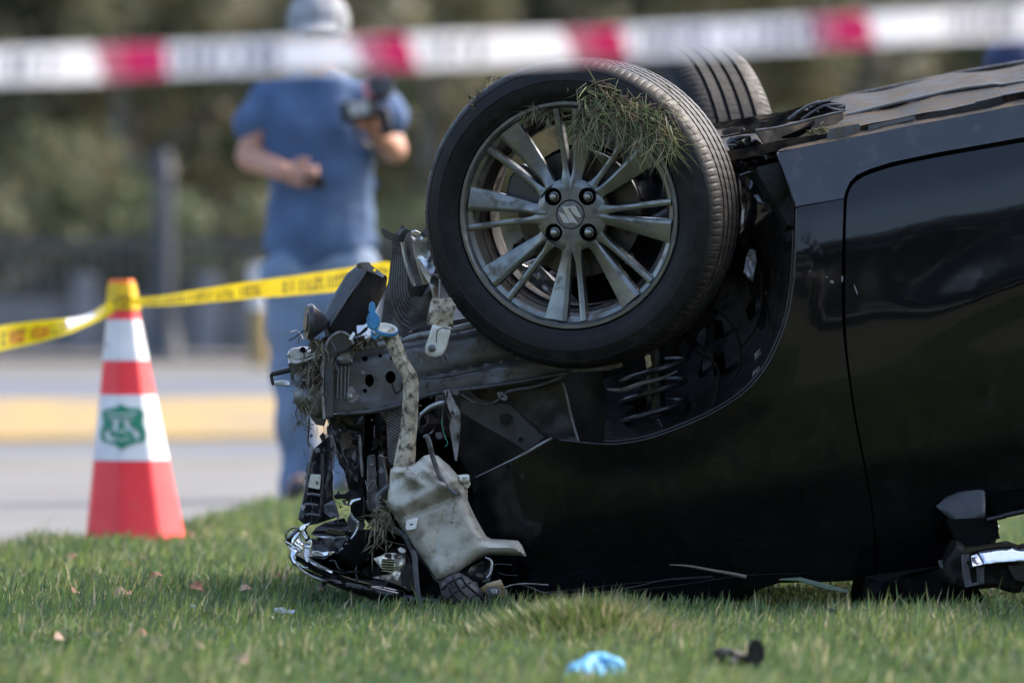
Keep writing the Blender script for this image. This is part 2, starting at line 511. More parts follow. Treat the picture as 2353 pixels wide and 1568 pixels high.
def sweep_box(name, a, b, w, h, z, m, bevel=.02):
    d = Vector((b[0] - a[0], b[1] - a[1], 0)); ln = d.length; d.normalize()
    X = d; Yv = Vector((-d.y, d.x, 0))
    Mx = Matrix(((X.x, Yv.x, 0, a[0]), (X.y, Yv.y, 0, a[1]), (0, 0, 1, z), (0, 0, 0, 1)))
    return box(name, (ln / 2, w / 2, h / 2), (ln, w, h), m, None, Mx, bevel)
def splay(name, a, b, m):
    """mountable kerb: long sloping painted face, narrow top"""
    a = Vector((a[0], a[1], 0)); b = Vector((b[0], b[1], 0)); d = (b - a).normalized(); n_ = Vector((-d.y, d.x, 0))
    pr = [(0, -.02), (.02, .03), (1.25, .20), (1.35, .21), (2.2, .21), (2.2, -.02)]
    V = [p + n_ * u + Vector((0, 0, z)) for p in (a, b) for u, z in pr]; k_ = len(pr)
    F = [(i, (i + 1) % k_, k_ + (i + 1) % k_, k_ + i) for i in range(k_)] + [tuple(range(k_)), tuple(range(k_, 2 * k_))]
    return mobj(name, V, F, m)
k = splay('kerb', (-12, 26.6), (14, 42.8), M['yellow_paint'])
tag(k, kind='structure')
k = sweep_box('kerb', (-60, 62.0), (60, 62.0), .3, .12, gz(62) - .01, M['far_pave'])
tag(k, kind='structure')
hs = sheet('hillside', [(-90, 69), (90, 69), (90, 200), (-90, 200)], -.004, M['hill'], grid=7)

# far fence: stone plinth, pillars and dark railings
fx = empty('street_fence', (0, 66, gz(66)))
tag(fx, 'blurred low grey stone wall with dark iron railings across the street', 'fence')
gz66 = gz(66)
box('plinth', (0, 66.1, gz66 + .27), (44, .3, .58), M['stone'], fx, bevel=.02)
for i in range(-9, 10):
    if -10 <= i * 1.15 <= 10:
        x = i * 1.15 * 1.0 + (.12 if i % 2 else -.1)
        if i in (-4, -3, -2, 1, 2, 5): box('pillar', (x, 66.0, gz66 + .42), (.26, .34, .86), M['stone_light'], fx, bevel=.02)
rail_me = None
for i in range(120):
    x = -8.9 + i * .15
    if rail_me is None:
        rail_me = box('railing_bar', (x, 66.1, gz66 + .88), (.05, .05, .66), M['railing'], fx); x0 = x
    else:
        o = rail_me.copy(); COL.objects.link(o); o.location.x = x - x0
box('top_rail', (0, 66.1, gz66 + 1.20), (44, .09, .09), M['railing'], fx)
box('lower_rail', (0, 66.1, gz66 + .64), (44, .08, .07), M['railing'], fx)

# dark post and yellow-white bollard across the street
c = P(376, 770, 63.4)
po = empty('street_post', (c.x, 63.4, gz(63.4))); tag(po, 'tall dark blue grey post standing in front of the far railings', 'post')
zz = gz(63.4)
def cyl(name, c, r, h, m, parent, r2=None, seg=16):
    Mx = Matrix.Translation(c)
    r2 = r2 or r
    return lathe(name, [(0, 0), (r, 0), (r * .98, h * .02), (r2, h * .98), (r2 * .9, h), (0, h)], Mx, m, parent, seg=seg, close=False)
cyl('base', (c.x, 63.4, zz), .22, .34, M['pole'], po, .16)
cyl('shaft', (c.x, 63.4, zz + .34), .115, 1.6, M['pole'], po, .10)
cyl('finial', (c.x, 63.4, zz + 1.94), .13, .25, M['pole'], po, .07)
c = P(597, 850, 60)
bo = empty('road_bollard', (c.x, 60, gz(60))); tag(bo, 'white topped yellow bollard beside the far kerb behind the jeans', 'bollard')
cyl('post', (c.x, 60, gz(60)), .10, .62, M['yellow_paint'], bo, .095)
cyl('white_band', (c.x, 60, gz(60) + .62), .098, .42, M['cone_white'], bo, .09)

# ------------------------------------------------------------------ trees and shrubs of leaf clumps
def leaves_mesh(name, centers, n, size, cols, seed):
    r = np.random.default_rng(seed)
    C = np.array([c[:3] for c in centers]); R = np.array([c[3] for c in centers])
    w = R ** 2; idx = r.choice(len(C), n, p=w / w.sum())
    d = r.normal(size=(n, 3)); d /= np.linalg.norm(d, axis=1)[:, None]
    rad = R[idx] * (r.random(n) ** .45)
    pos = C[idx] + d * rad[:, None] * np.array([1, 1, .8])
    u = r.normal(size=(n, 3)); u /= np.linalg.norm(u, axis=1)[:, None]
    v = np.cross(u, r.normal(size=(n, 3))); v /= np.linalg.norm(v, axis=1)[:, None]
    s = size * (.5 + r.random(n))[:, None]
    V = np.stack([pos - u * s, pos + v * s * .5, pos + u * s, pos - v * s * .5], 1).reshape(-1, 3)
    me = bpy.data.meshes.new(name)
    me.vertices.add(4 * n); me.vertices.foreach_set('co', V.ravel().astype(np.float32))
    me.loops.add(4 * n); me.loops.foreach_set('vertex_index', np.arange(4 * n, dtype=np.int32))
    me.polygons.add(n); me.polygons.foreach_set('loop_start', np.arange(0, 4 * n, 4, dtype=np.int32))
    cols = np.array(cols); base = cols[r.integers(0, len(cols), len(C))][idx] * .38 + cols[r.integers(0, len(cols), n)] * .62
    base *= (.75 + .5 * r.random(n))[:, None]
    cc = np.concatenate([base, np.ones((n, 1))], 1)
    at = me.color_attributes.new('Color', 'FLOAT_COLOR', 'POINT')
    at.data.foreach_set('color', np.repeat(cc, 4, 0).ravel().astype(np.float32))
    me.update(); me.validate()
    me.materials.append(M['foliage'])
    return me

OLIVE = [(.155, .148, .07), (.20, .18, .092), (.12, .122, .06), (.23, .195, .12)]
GREEN = [(.09, .135, .065), (.11, .155, .075), (.075, .115, .06), (.125, .155, .08)]
DARK = [(.07, .078, .05), (.09, .092, .055), (.055, .062, .042)]
WOOD_SHADE = [(.010, .012, .008), (.015, .017, .011)]  # near-black leaves: shade put into the colour of the mirrored wood
def crown(seed, h, w, base, k=34):
    r = random.Random(seed); out = []
    for i in range(k):
        a = r.uniform(0, 6.28); t = r.random()
        rr = w * (.25 + .75 * math.sin(math.pi * (.15 + .8 * t))) * r.random() ** .5
        out.append((rr * math.cos(a), rr * math.sin(a), base + (h - base) * t, r.uniform(.35, .95) * w * .38))
    return out
tree_meshes = [leaves_mesh('leaves', crown(i, 8.5, 3.0, 1.0 + .5 * (i % 2)), 12000, .11, [OLIVE, GREEN, DARK, OLIVE][i], 40 + i) for i in range(4)]
def tree(x, y, kind, s, label, rz):
    z = gz(y)
    t = empty('street_tree', (x, y, z)); tag(t, label, 'tree', 'trees behind the far railings')
    r = random.Random(int(x * 100))
    pts = [Vector((x, y, z - .1)), Vector((x + .1 * s, y, z + 1.3 * s)), Vector((x - .15 * s, y + .1, z + 2.8 * s)), Vector((x + .1, y, z + 5 * s))]
    tube('trunk', pts, [.30 * s, .22 * s, .17 * s, .07 * s], M['bark'], t, seg=10)
    for q in range(4):
        a = r.uniform(0, 6.28); b = pts[1].lerp(pts[3], .2 + .18 * q)
        tube('limb', [b, b + Vector((math.cos(a) * .8, math.sin(a) * .8, .7)) * s, b + Vector((math.cos(a) * 1.9, math.sin(a) * 1.9, 1.5)) * s], [.1 * s, .06 * s, .02 * s], M['bark'], t, seg=7)
    o = bpy.data.objects.new('foliage', tree_meshes[kind]); COL.objects.link(o); o.parent = t; o.scale = (s, s, s); o.rotation_euler.z = rz
for a in [(-8.2, 76, 2, .95, 'dark dense tree farthest along behind the railings, past the cone side of the street', .4),
          (-4.6, 73, 0, .85, 'olive brown tree with hanging crown above the traffic cone', 1.4),
          (-2.2, 78, 1, .9, 'greener tree crown between the cone and the man in blue', 2.4),
          (-.9, 71.5, 3, .72, 'pale barked tree just beside the raised arm of the man in blue', 3.6),
          (2.2, 77, 2, .9, 'dark tree crown behind the wheel at the top of the car', 4.4),
          (4.5, 74, 0, .85, 'yellowish olive tree behind the second tyre', 5.1),
          (7.6, 72, 1, .8, 'grey green tree behind the person in the navy cap', .9),
          (11.0, 77, 3, .95, 'olive tree farthest to the rear of the car', 1.9)]:
    tree(*a)
# shrubs that grow over the railings: nobody could count them
sh = []
r = random.Random(5)
for i in range(260):
    x = r.uniform(-17, 17); y = r.uniform(67, 70.5)
    sh.append((x, y, gz(y) + r.uniform(.1, 1.9 + .6 * math.sin(x * .7)), r.uniform(.35, .8)))
o = bpy.data.objects.new('shrubbery', leaves_mesh('shrubbery', sh, 45000, .09, GREEN + OLIVE + DARK[:1], 77)); COL.objects.link(o)
tag(o, 'mass of blurred green and olive shrubs growing behind the far railings', 'shrubs', kind='stuff')
# ivy and scrub on the slope
sh = []
for i in range(420):
    x = r.uniform(-32, 32); y = r.uniform(76, 112)
    sh.append((x, y, gz(y) + r.uniform(.2, 2.6), r.uniform(.8, 1.9)))
o = bpy.data.objects.new('scrub', leaves_mesh('scrub', sh, 48000, .22, OLIVE + DARK + [(.17, .155, .12)], 78)); COL.objects.link(o)
tag(o, 'olive and brown scrub covering the slope beyond the trees', 'scrub', kind='stuff')
# unseen wood added behind the camera to keep the black paint's reflections dark
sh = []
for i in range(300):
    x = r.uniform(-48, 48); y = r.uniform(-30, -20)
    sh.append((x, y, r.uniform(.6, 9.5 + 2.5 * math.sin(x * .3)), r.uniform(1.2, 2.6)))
o = bpy.data.objects.new('park_wood', leaves_mesh('park_wood', sh, 26000, .45, WOOD_SHADE, 79)); COL.objects.link(o)
tag(o, 'unseen near-black wood added behind the camera for the paint to mirror', 'wood', kind='stuff')

# ================================================================== WHEEL
CAR = empty('overturned_car', (0.6, 12.6, 0))
tag(CAR, 'black car lying upside down on the lawn with its front torn open', 'car')

def build_wheel(center, N, name='wheel', spokes=True, phase=0.0):
    W = empty(name, center, CAR)
    F = frame(center, N)
    # tyre profile (r, z) from the inner bead over the tread to the outer bead
    tw = -.085
    prof = [(.222, -.185), (.235, -.192), (.262, -.197), (.285, -.193), (.298, -.184)]
    zs0, zs1 = -.176, -.004
    prof += [(.3045, zs0), (.3085, zs0 + .012)]
    for g in (-.137, -.106, -.074, -.043):
        prof += [(.3105, g - .0048), (.3035, g - .0036), (.3035, g + .0036), (.3105, g + .0048)]
    prof += [(.3100, zs1 - .024), (.3082, zs1 - .014), (.3055, zs1 - .006), (.3018, zs1 + .001), (.2970, .0035)]
    prof += [(.2925, .0068), (.2915, .0062), (.285, .0102), (.270, .0145), (.2685, .0130), (.255, .012), (.240, .0075), (.2385, .0055), (.231, .002), (.2285, -.004)]
    nshoulder = len(prof)
    def rf(i, k, r, z):
        # cut tread blocks: sipes across the shoulders and ribs
        if .298 <= r and z > -.03:
            ph = k % 6
            if ph == 0 and .3 < r < .3101: r -= .0012
            elif ph == 0 and r > .296: z -= .0008
        elif r > .306 and z < -.03:
            if (k + int(-z * 300)) % 8 == 0: r -= .0010
        elif z < -.15 and r > .296 and k % 6 == 0: r -= .003
        return r, z
    lathe('tyre', prof, F, M['tyre'], W, seg=768, rf=rf, close=False)
    barrel = [(.2275, -.003), (.2285, .001), (.2265, .004), (.221, .004), (.2165, -.001), (.2145, -.010), (.206, -.014), (.2035, -.024), (.198, -.035), (.193, -.060), (.188, -.064), (.187, -.10), (.196, -.15), (.214, -.168), (.224, -.186), (.229, -.186), (.222, -.165), (.20, -.145), (.19, -.06), (.21, -.03), (.2275, -.003)]
    lathe('rim', barrel, F, M['rim'], W, seg=96, close=False)
    lathe('rim_barrel', [(.1955, -.040), (.190, -.0615), (.1855, -.066), (.1845, -.100), (.1935, -.150), (.211, -.170), (.213, -.170), (.196, -.15), (.187, -.10), (.1935, -.05), (.1955, -.040)], F, M['barrel'], W, seg=96, close=False)
    if not spokes: 
        lathe('wheel_disc', [(.0, -.02), (.06, -.02), (.19, -.03), (.19, -.04), (0, -.04)], F, M['barrel'], W, seg=40, close=False)
        return W
    def spoke(nm, deg, st, parent):
        # st: list of (r, wl, wr, ridge, z) ; ridge position -1..1
        a = math.radians(90 - deg)
        ux, uy = math.cos(a), math.sin(a); sx, sy = uy, -ux    # s points clockwise
        V = []; Fc = []
        if abs((deg + 45) % 90 - 0) < 14 or abs((deg + 45) % 90 - 90) < 14: st = [(.0705,) + st[1][1:]] + st[2:]
        for (r_, wl, wr, rg, z, dep, lip) in st:
            rp = -wl + (wl + wr) * rg
            sec = [(-wl * 1.0, z - dep), (-wl, z - lip), (rp - .0016, z), (rp + .0016, z), (wr, z - lip * (1.0 if nm == 'narrow_spoke' else 2.3)), (wr, z - dep)]
            for s, zz_ in sec:
                V.append(F @ Vector((ux * r_ + sx * s, uy * r_ + sy * s, zz_)))
        n = 6
        for i in range(len(st) - 1):
            for j in range(n):
                Fc.append((i * n + j, i * n + (j + 1) % n, (i + 1) * n + (j + 1) % n, (i + 1) * n + j))
        Fc.append(tuple(range(n))); Fc.append(tuple(range(len(V) - n, len(V))))
        return mobj(nm, V, Fc, M['rim'], parent, bevel=.0012)
    for k_ in range(8):
        spoke('narrow_spoke', -6.5 + 45 * k_ + phase,
              [(.050, .008, .008, .5, -.0125, .02, .002), (.066, .013, .012, .5, -.0138, .02, .002), (.080, .0092, .0080, .5, -.0165, .022, .002), (.095, .0066, .006, .5, -.020, .024, .002), (.13, .0060, .0058, .5, -.017, .026, .002), (.17, .0062, .006, .5, -.011, .026, .002), (.214, .0068, .0066, .5, -.0025, .022, .0015)], W)
        spoke('wide_spoke', 7.5 + 45 * k_ + phase,
              [(.050, .008, .008, .3, -.0122, .02, .003), (.066, .0125, .0145, .3, -.0134, .02, .003), (.080, .0092, .0130, .28, -.0160, .024, .0035), (.095, .0090, .0155, .25, -.0185, .024, .004), (.13, .0115, .0205, .22, -.015, .024, .004), (.17, .0145, .0260, .2, -.009, .024, .004), (.213, .0180, .0310, .18, -.0015, .022, .003)], W)
    # hub with four bolt pockets
    holes = [circ(.0505 * math.cos(a), .0505 * math.sin(a), .0175, n=20) for a in [math.radians(45 + 90 * q) for q in range(4)]]
    star = []
    for q in range(96):
        a = 2 * math.pi * q / 96
        star.append(((.0725 + .0015 * math.cos(8 * a + math.pi)) * math.cos(a), (.0725 + .0015 * math.cos(8 * a + math.pi)) * math.sin(a)))
    plate('hub', star, F, -.045, -.0165, M['rim'], W, holes=holes + [circ(0, 0, .0295, n=36)], bevel=.0012, grid=.006, smooth=True,
          zf=lambda x, y: .0052 - .0040 * min(1, (math.hypot(x, y) / .075) ** 2) - .0045 * max(0, min(1, (math.hypot(x, y) - .060) / .012)) ** 1.5)
    for q in range(4):
        a = math.radians(45 + 90 * q); cx, cy = .0505 * math.cos(a), .0505 * math.sin(a)
        Fn = F @ Matrix.Translation((cx, cy, 0))
        lathe('bolt_pocket', [(.0174, -.013), (.0174, -.044), (0, -.044)], Fn, M['void'], W, seg=24, close=False)
        hexp = [(0, -.040)] + [(.0115, -.040), (.0115, -.021), (.0100, -.019), (.0088, -.0185), (.0084, -.0145), (.0068, -.0105), (.0038, -.0085), (0, -.008)]
        Fh = Fn @ Matrix.Rotation(.4 * q + .2, 4, 'Z')
        def hx(i, k, r, z):
            if i in (1, 2): 
                t = (k % 4) / 4 * 2 * math.pi / 6 - math.pi / 6
                r = r * math.cos(math.pi / 6) / math.cos(t) if True else r
            return r, z
        lathe('lug_nut', hexp, Fh, M['steel'], W, seg=24, close=False, rf=hx)
    lathe('centre_cap', [(.0, -.0105), (.020, -.0108), (.0272, -.0118), (.0280, -.0130), (.0282, -.02), (0, -.02)], F, mat_cap, W, seg=48, close=False)
    S = [(550, 550), (640, 570), (720, 573), (810, 560), (900, 530), (1080, 870), (1000, 878), (920, 840), (850, 765), (760, 615), (715, 620), (985, 1065), (890, 1035), (800, 1022), (690, 1045), (590, 1030), (540, 940), (450, 740), (540, 745), (610, 790), (660, 850), (735, 985), (757, 985), (600, 690)]
    S = [((x - 765) / 375 * .0285, -(y - 800) / 400 * .0285) for x, y in S]
    plate('emblem', S, F, -.0112, -.0086, M['silver'], W, bevel=.0007)
    lathe('brake_disc', [(.04, -.075), (.118, -.075), (.118, -.083), (.128, -.083), (.128, -.075), (.118, -.0749), (.128, -.095), (.04, -.095)], F, M['disc'], W, seg=64, close=False)
    lathe('hub_carrier', [(0, -.045), (.06, -.048), (.066, -.075), (.05, -.10), (.06, -.14), (0, -.16)], F, M['iron'], W, seg=32, close=False)
    plate('brake_caliper', [(-.15, -.035), (-.075, -.045), (-.07, .045), (-.15, .035), (-.158, 0)], F @ Matrix.Rotation(math.radians(-28), 4, 'Z'), -.135, -.052, M['iron'], W, bevel=.006)
    plate('splash_plate', [(x, y) for x, y in circ(0, 0, .138, n=40) if x < .09], F, -.118, -.114, M['void'], W)
    return W
mat_cap = mat('cap_grey', (.12, .12, .125), .38, metal=.6, c2=(.15, .15, .155), scale=40)

NW = Vector((-.30, -.95, -.075))
WC = P(1306, 494, 12.0)
build_wheel(WC, NW)
w2 = build_wheel(P(1488, 420, 13.35), Vector((-.92, -.39, -.04)), spokes=False)
tag(w2, 'far front wheel turned hard over, only its ribbed tread showing')

# grass and soil torn up by the wheel
LIVE = [(.12, .17, .065), (.17, .21, .085), (.09, .13, .05), (.28, .25, .15), (.22, .17, .10), (.09, .06, .035), (.06, .042, .026)]
DEAD = [(.16, .13, .08), (.10, .08, .05), (.22, .2, .14), (.06, .045, .03), (.09, .10, .045)]
def clod(name, cpts, n, ln, label, cat, seed, dirs=None, m=None, w=.0016, mudr=.012, pal=None):
    r = random.Random(seed); V = []; Fc = []; Cc = []
    for i in range(n):
        c = r.choice(cpts); cx, cy, cY, sx, sy = c[:5]
        px, py = r.gauss(cx, sx), r.gauss(cy, sy)
        p = P(px, py, cY - r.uniform(0, .02))
        d = Vector((r.gauss(0, 1), r.gauss(-.5, .5), r.gauss(-.45, .8)))
        if dirs: d = Vector((r.gauss(dirs[0], .7), r.gauss(-.4, .4), r.gauss(dirs[1], .6)))
        d.normalize(); l = ln * r.uniform(.35, 1.15); ww = w * r.uniform(.5, 1.1)
        s = d.cross(Vector((0, 1, .2))).normalized() * ww
        b = len(V); bend = Vector((r.gauss(0, .45), r.gauss(0, .25), -r.random() * .8)) * l
        q1 = p + d * l * .5 + bend * .2; q2 = p + d * l + bend * .7
        V += [p - s, p + s, q1 - s * .9, q1 + s * .9, q2]
        Fc += [(b, b + 1, b + 3, b + 2), (b + 2, b + 3, b + 4)]
        col = r.choice(pal or LIVE)
        Cc += [col] * 5
    # crumbs of soil
    for i in range(int(n * .22 * (1 if mudr < .02 else 2.2))):
        c = r.choice(cpts); p = P(r.gauss(c[0], c[3] * .9), r.gauss(c[1], c[4] * .8), c[2] - r.uniform(0, .012)); s = mudr * r.uniform(.15, .6)
        b = len(V)
        V += [p + Vector((r.uniform(-1, 1), r.uniform(-1, 1), r.uniform(-1, 1))) * s for _ in range(6)]
        Fc += [(b, b + 1, b + 2), (b + 2, b + 3, b + 4), (b + 4, b + 5, b), (b + 1, b + 3, b + 5)]
        Cc += [(.05, .036, .024)] * 6
    org = V[0].copy()
    me = bpy.data.meshes.new(name); me.from_pydata([tuple(v - org) for v in V], [], Fc)
    at = me.color_attributes.new('Color', 'FLOAT_COLOR', 'POINT')
    at.data.foreach_set('color', np.concatenate([np.array(Cc), np.ones((len(Cc), 1))], 1).ravel().astype(np.float32))
    me.materials.append(m or M['straw'])
    o = bpy.data.objects.new(name, me); COL.objects.link(o); o.location = org
    tag(o, label, cat)
    return o
def wY(x, y): return 12.0 - (x - 1306) / 1150 * .316 - (494 - y) / 1150 * .079 - .018
tuft = [(1375, 215, 0, 26, 12), (1400, 235, 0, 30, 14), (1440, 245, 0, 32, 16), (1480, 262, 0, 30, 18), (1505, 295, 0, 26, 20), (1410, 265, 0, 24, 16), (1455, 285, 0, 28, 18), (1525, 325, 0, 14, 20), (1335, 290, 0, 5, 22), (1470, 320, 0, 20, 14)]
tuft = [(a, b, wY(a, b), c, d) for a, b, z_, c, d in tuft]
clod('grass_clump', tuft, 880, .058, 'muddy clump of torn grass caught on the upper rim of the near wheel', 'grass clump', 3, dirs=(.3, -.5), w=.0010, mudr=.02)
clod('grass_clump', [(1262, 262, 12.02, 16, 10), (1238, 250, 12.02, 12, 5)], 150, .026, 'small wisp of dry grass behind the topmost spokes of the wheel', 'grass clump', 4, pal=DEAD)
clod('grass_clump', [(715, 840, 12.12, 12, 24), (722, 880, 12.1, 10, 26), (735, 800, 12.1, 10, 16), (700, 905, 12.12, 8, 14)], 150, .034, 'dead grass hanging from the crumpled grey bumper mount', 'grass clump', 5, pal=DEAD, mudr=.02, dirs=(-.1, -.9))
clod('grass_clump', [(795, 795, 12.13, 24, 10), (770, 782, 12.13, 12, 8), (835, 785, 12.13, 16, 6)], 230, .016, 'soil and roots lodged on top of the front rail below the blue cap', 'grass clump', 6, pal=DEAD, mudr=.02)
clod('grass_clump', [(880, 1185, 11.98, 10, 14), (872, 1215, 11.98, 12, 20)], 150, .03, 'wisps of grass caught behind the hose beside the washer bottle', 'grass clump', 8, pal=DEAD, dirs=(-.1, -.6))
clod('grass_clump', [(1885, 302, 12.2, 14, 5), (1868, 310, 12.2, 8, 4)], 90, .022, 'green sprig of grass lying on the sill above the door', 'grass clump', 9, dirs=(.6, -.1))
clod('grass_clump', [(1110, 215, 12.06, 16, 5), (1150, 185, 12.06, 20, 6), (1085, 240, 12.05, 5, 10)], 120, .009, 'thin wisps of grass along the shoulder of the near tyre', 'grass clump', 12, pal=DEAD)

clod('grass_clump', [(760, 1060, 12.17, 30, 60), (800, 1180, 12.17, 24, 40), (700, 960, 12.1, 12, 16)], 90, .03, 'thin dead roots snagged among the torn front supports', 'grass clump', 15, pal=DEAD, w=.0007, mudr=.012)
clod('grass_clump', [(960, 1100, 11.96, 14, 20), (1040, 1160, 11.96, 10, 30), (900, 1190, 11.97, 16, 16)], 60, .02, 'fine roots and soil crumbs stuck to the washer bottle', 'grass clump', 16, pal=DEAD, w=.0006, mudr=.008)['kind'] = 'stuff'

# ================================================================== CAR BODY (upside down)
def sill_y(px): return 350 - .2 * (px - 1785) + (.00001 * (px - 1785) ** 2 if px > 1785 else 0)
def body_Y(px, py):
    u = py - sill_y(px)
    base = 12.03 - (px - 1430) / 1150 * .087
    off = float(np.interp(u, [-30, 0, 50, 120, 160, 240, 420, 560, 760, 900, 1100], [.085, .062, .042, .022, .012, .004, 0, .004, .03, .07, .15]))
    if px < 1290: off += ((1290 - px) / 190) ** 2 * .045
    d = math.hypot(px - 1430, py - 640)
    if d < 450: off -= .012 * (1 - max(0, d - 370) / 80)
    # swage line that sweeps up the door
    if px > 1990:
        yl = 815 - (px - 2030) * .53 + (px - 2030) ** 2 * .00012
        t = py - yl
        off += -.0055 * math.exp(-(t / (95 if t < 0 else 45)) ** 2) * min(1, (px - 1990) / 260)
    off += .0018 * noise.noise(Vector((px * .006, py * .006, 1)))
    return base + off

ARCH = [(1270, 1008), (1316, 1014), (1388, 1020), (1434, 1018), (1495, 1006), (1567, 980), (1638, 948), (1710, 901), (1757, 848), (1783, 800), (1806, 740), (1820, 670), (1826, 600), (1828, 540), (1829, 480)]
ARCHs = smooth_line(ARCH, 5)
gap_in = [(1938, 460), (1936, 520), (1934, 600), (1934, 720), (1940, 800), (1952, 890), (1966, 980), (1984, 1070), (2000, 1160), (2008, 1240), (2008, 1330)]
fender = ARCHs + [(1835, 476)] + [(1938, 457)] + smooth_line(gap_in, 3)[1:] + [(1900, 1336), (1790, 1338), (1745, 1352), (1715, 1378), (1600, 1392), (1400, 1400), (1250, 1400), (1180, 1390), (1150, 1330), (1140, 1290), (1105, 1240), (1090, 1180), (1086, 1130), (1090, 1095), (1160, 1062)]
panel('fender', fender, body_Y, .004, M['paint'], CAR, grid=26, step=24)
corner = [(1942, 462), (1946, 438), (1956, 420), (1972, 405), (2000, 392), (2050, 377), (2150, 356), (2352, 322)]
sill_out = [(1785, sill_y(1785) + 2), (1800, 392), (1815, 430), (1829, 474), (1938, 455), (1942, 440), (1952, 418), (1968, 402), (1998, 388), (2050, 372), (2150, 351), (2352, 315), (2800, 225), (3300, 140), (4050, 20), (4050, sill_y(4050))] + [(x, sill_y(x)) for x in range(3900, 1785, -160)]
panel('sill', sill_out, body_Y, .004, M['sill'], CAR, grid=26, step=26)
door_out = smooth_line([(1945, 466), (1949, 444), (1960, 424), (1980, 408), (2010, 396), (2052, 383), (2150, 362), (2352, 327)], 3) + [(2800, 238), (3270, 150), (3280, 560), (3290, 985), (2800, 1080), (2352, 1172), (2284, 1188), (2262, 1240), (2240, 1300), (2013, 1336)] + smooth_line([(2012, 1240), (2004, 1160), (1988, 1070), (1971, 980), (1957, 890), (1946, 800), (1942, 720), (1942, 600), (1943, 520)], 3)
door = panel('door', door_out, body_Y, .004, M['paint'], CAR, grid=30, step=26)
panel('rear_door', [(3290, 150), (4050, 8), (4100, 300), (4020, 520), (4060, 820), (3300, 980)], body_Y, .004, M['paint'], CAR, grid=60, step=60)
rw = circ(4330, -30, 400, n=40)
panel('rear_wing', [(4060, 0)] + [p for p in rw if p[1] > 0 and 3925 < p[0]][:0] + [(4115, 300), (4330, 385), (4560, 290), (4720, 60), (4760, -140), (5050, -60), (5000, 420), (4750, 620), (4080, 800), (4040, 520)], body_Y, .004, M['paint'], CAR, grid=80, step=70)
w3 = build_wheel(P(4300, -70, 11.76), Vector((-.09, -1, -.07)))
# shut-line backing, sill end return and swelling
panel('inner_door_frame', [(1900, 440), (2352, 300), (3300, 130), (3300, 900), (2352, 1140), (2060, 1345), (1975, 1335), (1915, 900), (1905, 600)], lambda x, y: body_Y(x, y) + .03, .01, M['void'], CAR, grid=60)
# arch lip: doubled rolled edge
lp = [(x, y, body_Y(x, y) - .002) for x, y in ARCHs[2:]]
ptube('arch_lip', lp, 0, 2.4, M['plastic'], CAR, sub=1, seg=8)
lp2 = [(x - (x - 1430) * .016, y - (y - 640) * .018, body_Y(x, y) + .018) for x, y in ARCHs[10:-4]]
ptube('liner_edge', lp2, 0, 2.4, M['plastic'], CAR, sub=1, seg=8)
ptube('fender_edge', [(1268, 1006, 12.05), (1235, 1024, 12.05), (1204, 1042, 12.06), (1150, 1068, 12.07), (1092, 1096, 12.09)], 0, [3.5, 3.5, 3, 1.4, .8], M['iron_light'], CAR)
ptube('sill_edge', [(1786, 352, 12.08), (1795, 378, 12.06), (1806, 408, 12.05), (1818, 444, 12.04), (1829, 478, 12.035)], 0, 2.6, M['gloss'], CAR)
panel('sill_end', [(1783, 350), (1812, 346), (1838, 430), (1850, 476), (1830, 476), (1812, 430), (1796, 385)], 12.10, .03, M['plastic'], CAR)
# scuffs on the fender and door edge
for (x, y, w_, h_, a_) in [(1911, 647, 5, 3.5, .5), (1899, 636, 4, 1.5, -.2), (1934.5, 640, 2.2, 8, 0), (1966, 665, 1.6, 13, -.35), (1860, 622, 1.6, 1.6, 0)]:
    panel('paint_chip', circ(x, y, w_, h_, n=9, a=a_), lambda a, b: body_Y(a, b) - .0018, .0016, M['iron_light'], CAR)

# wheel-house liner and walls
def liner_Y(x, y):
    d = math.hypot(x - 1430, y - 640)
    t = max(0, min(1, (385 - d) / 150))
    return 12.07 + .42 * t ** .6
lin = [(1788, 372)] + [(1800, 400), (1824, 470), (1826, 600), (1805, 738), (1756, 846), (1708, 898), (1636, 946), (1565, 978), (1494, 1004), (1432, 1016), (1388, 1018), (1392, 920), (1380, 820), (1420, 760), (1560, 700), (1640, 560), (1640, 430), (1690, 396)]
panel('wheel_liner', lin, liner_Y, .004, M['liner'], CAR, grid=22, step=22, rough=.012, seed=2)
for pts, m_ in [([(1708, 626), (1714, 590), (1722, 572), (1735, 574), (1738, 600), (1730, 648), (1718, 640)], 'silver'),
                ([(1733, 812), (1745, 800), (1752, 812), (1742, 832), (1733, 828)], 'silver'),
                ([(1729, 852), (1744, 840), (1748, 850), (1738, 862), (1728, 866)], 'silver')]:
    panel('liner_tear', pts, 12.125, .004, M['iron_light'], CAR, pillow=(.006, 5), rough=.02, grid=5)
panel('liner_fold', L(ZU, (238, 1005), (330, 970), (510, 930), (560, 1090), (480, 1250), (350, 1380), (245, 1420)), lambda x, y: 12.13 + .0004 * (1800 - x), .01, M['gloss'], CAR, grid=16, rough=.02, seed=9)
ptube('liner_rim', L(ZU, (250, 1006), (330, 978), (430, 948), (512, 932)), 12.12, 3.2, M['gloss'], CAR)

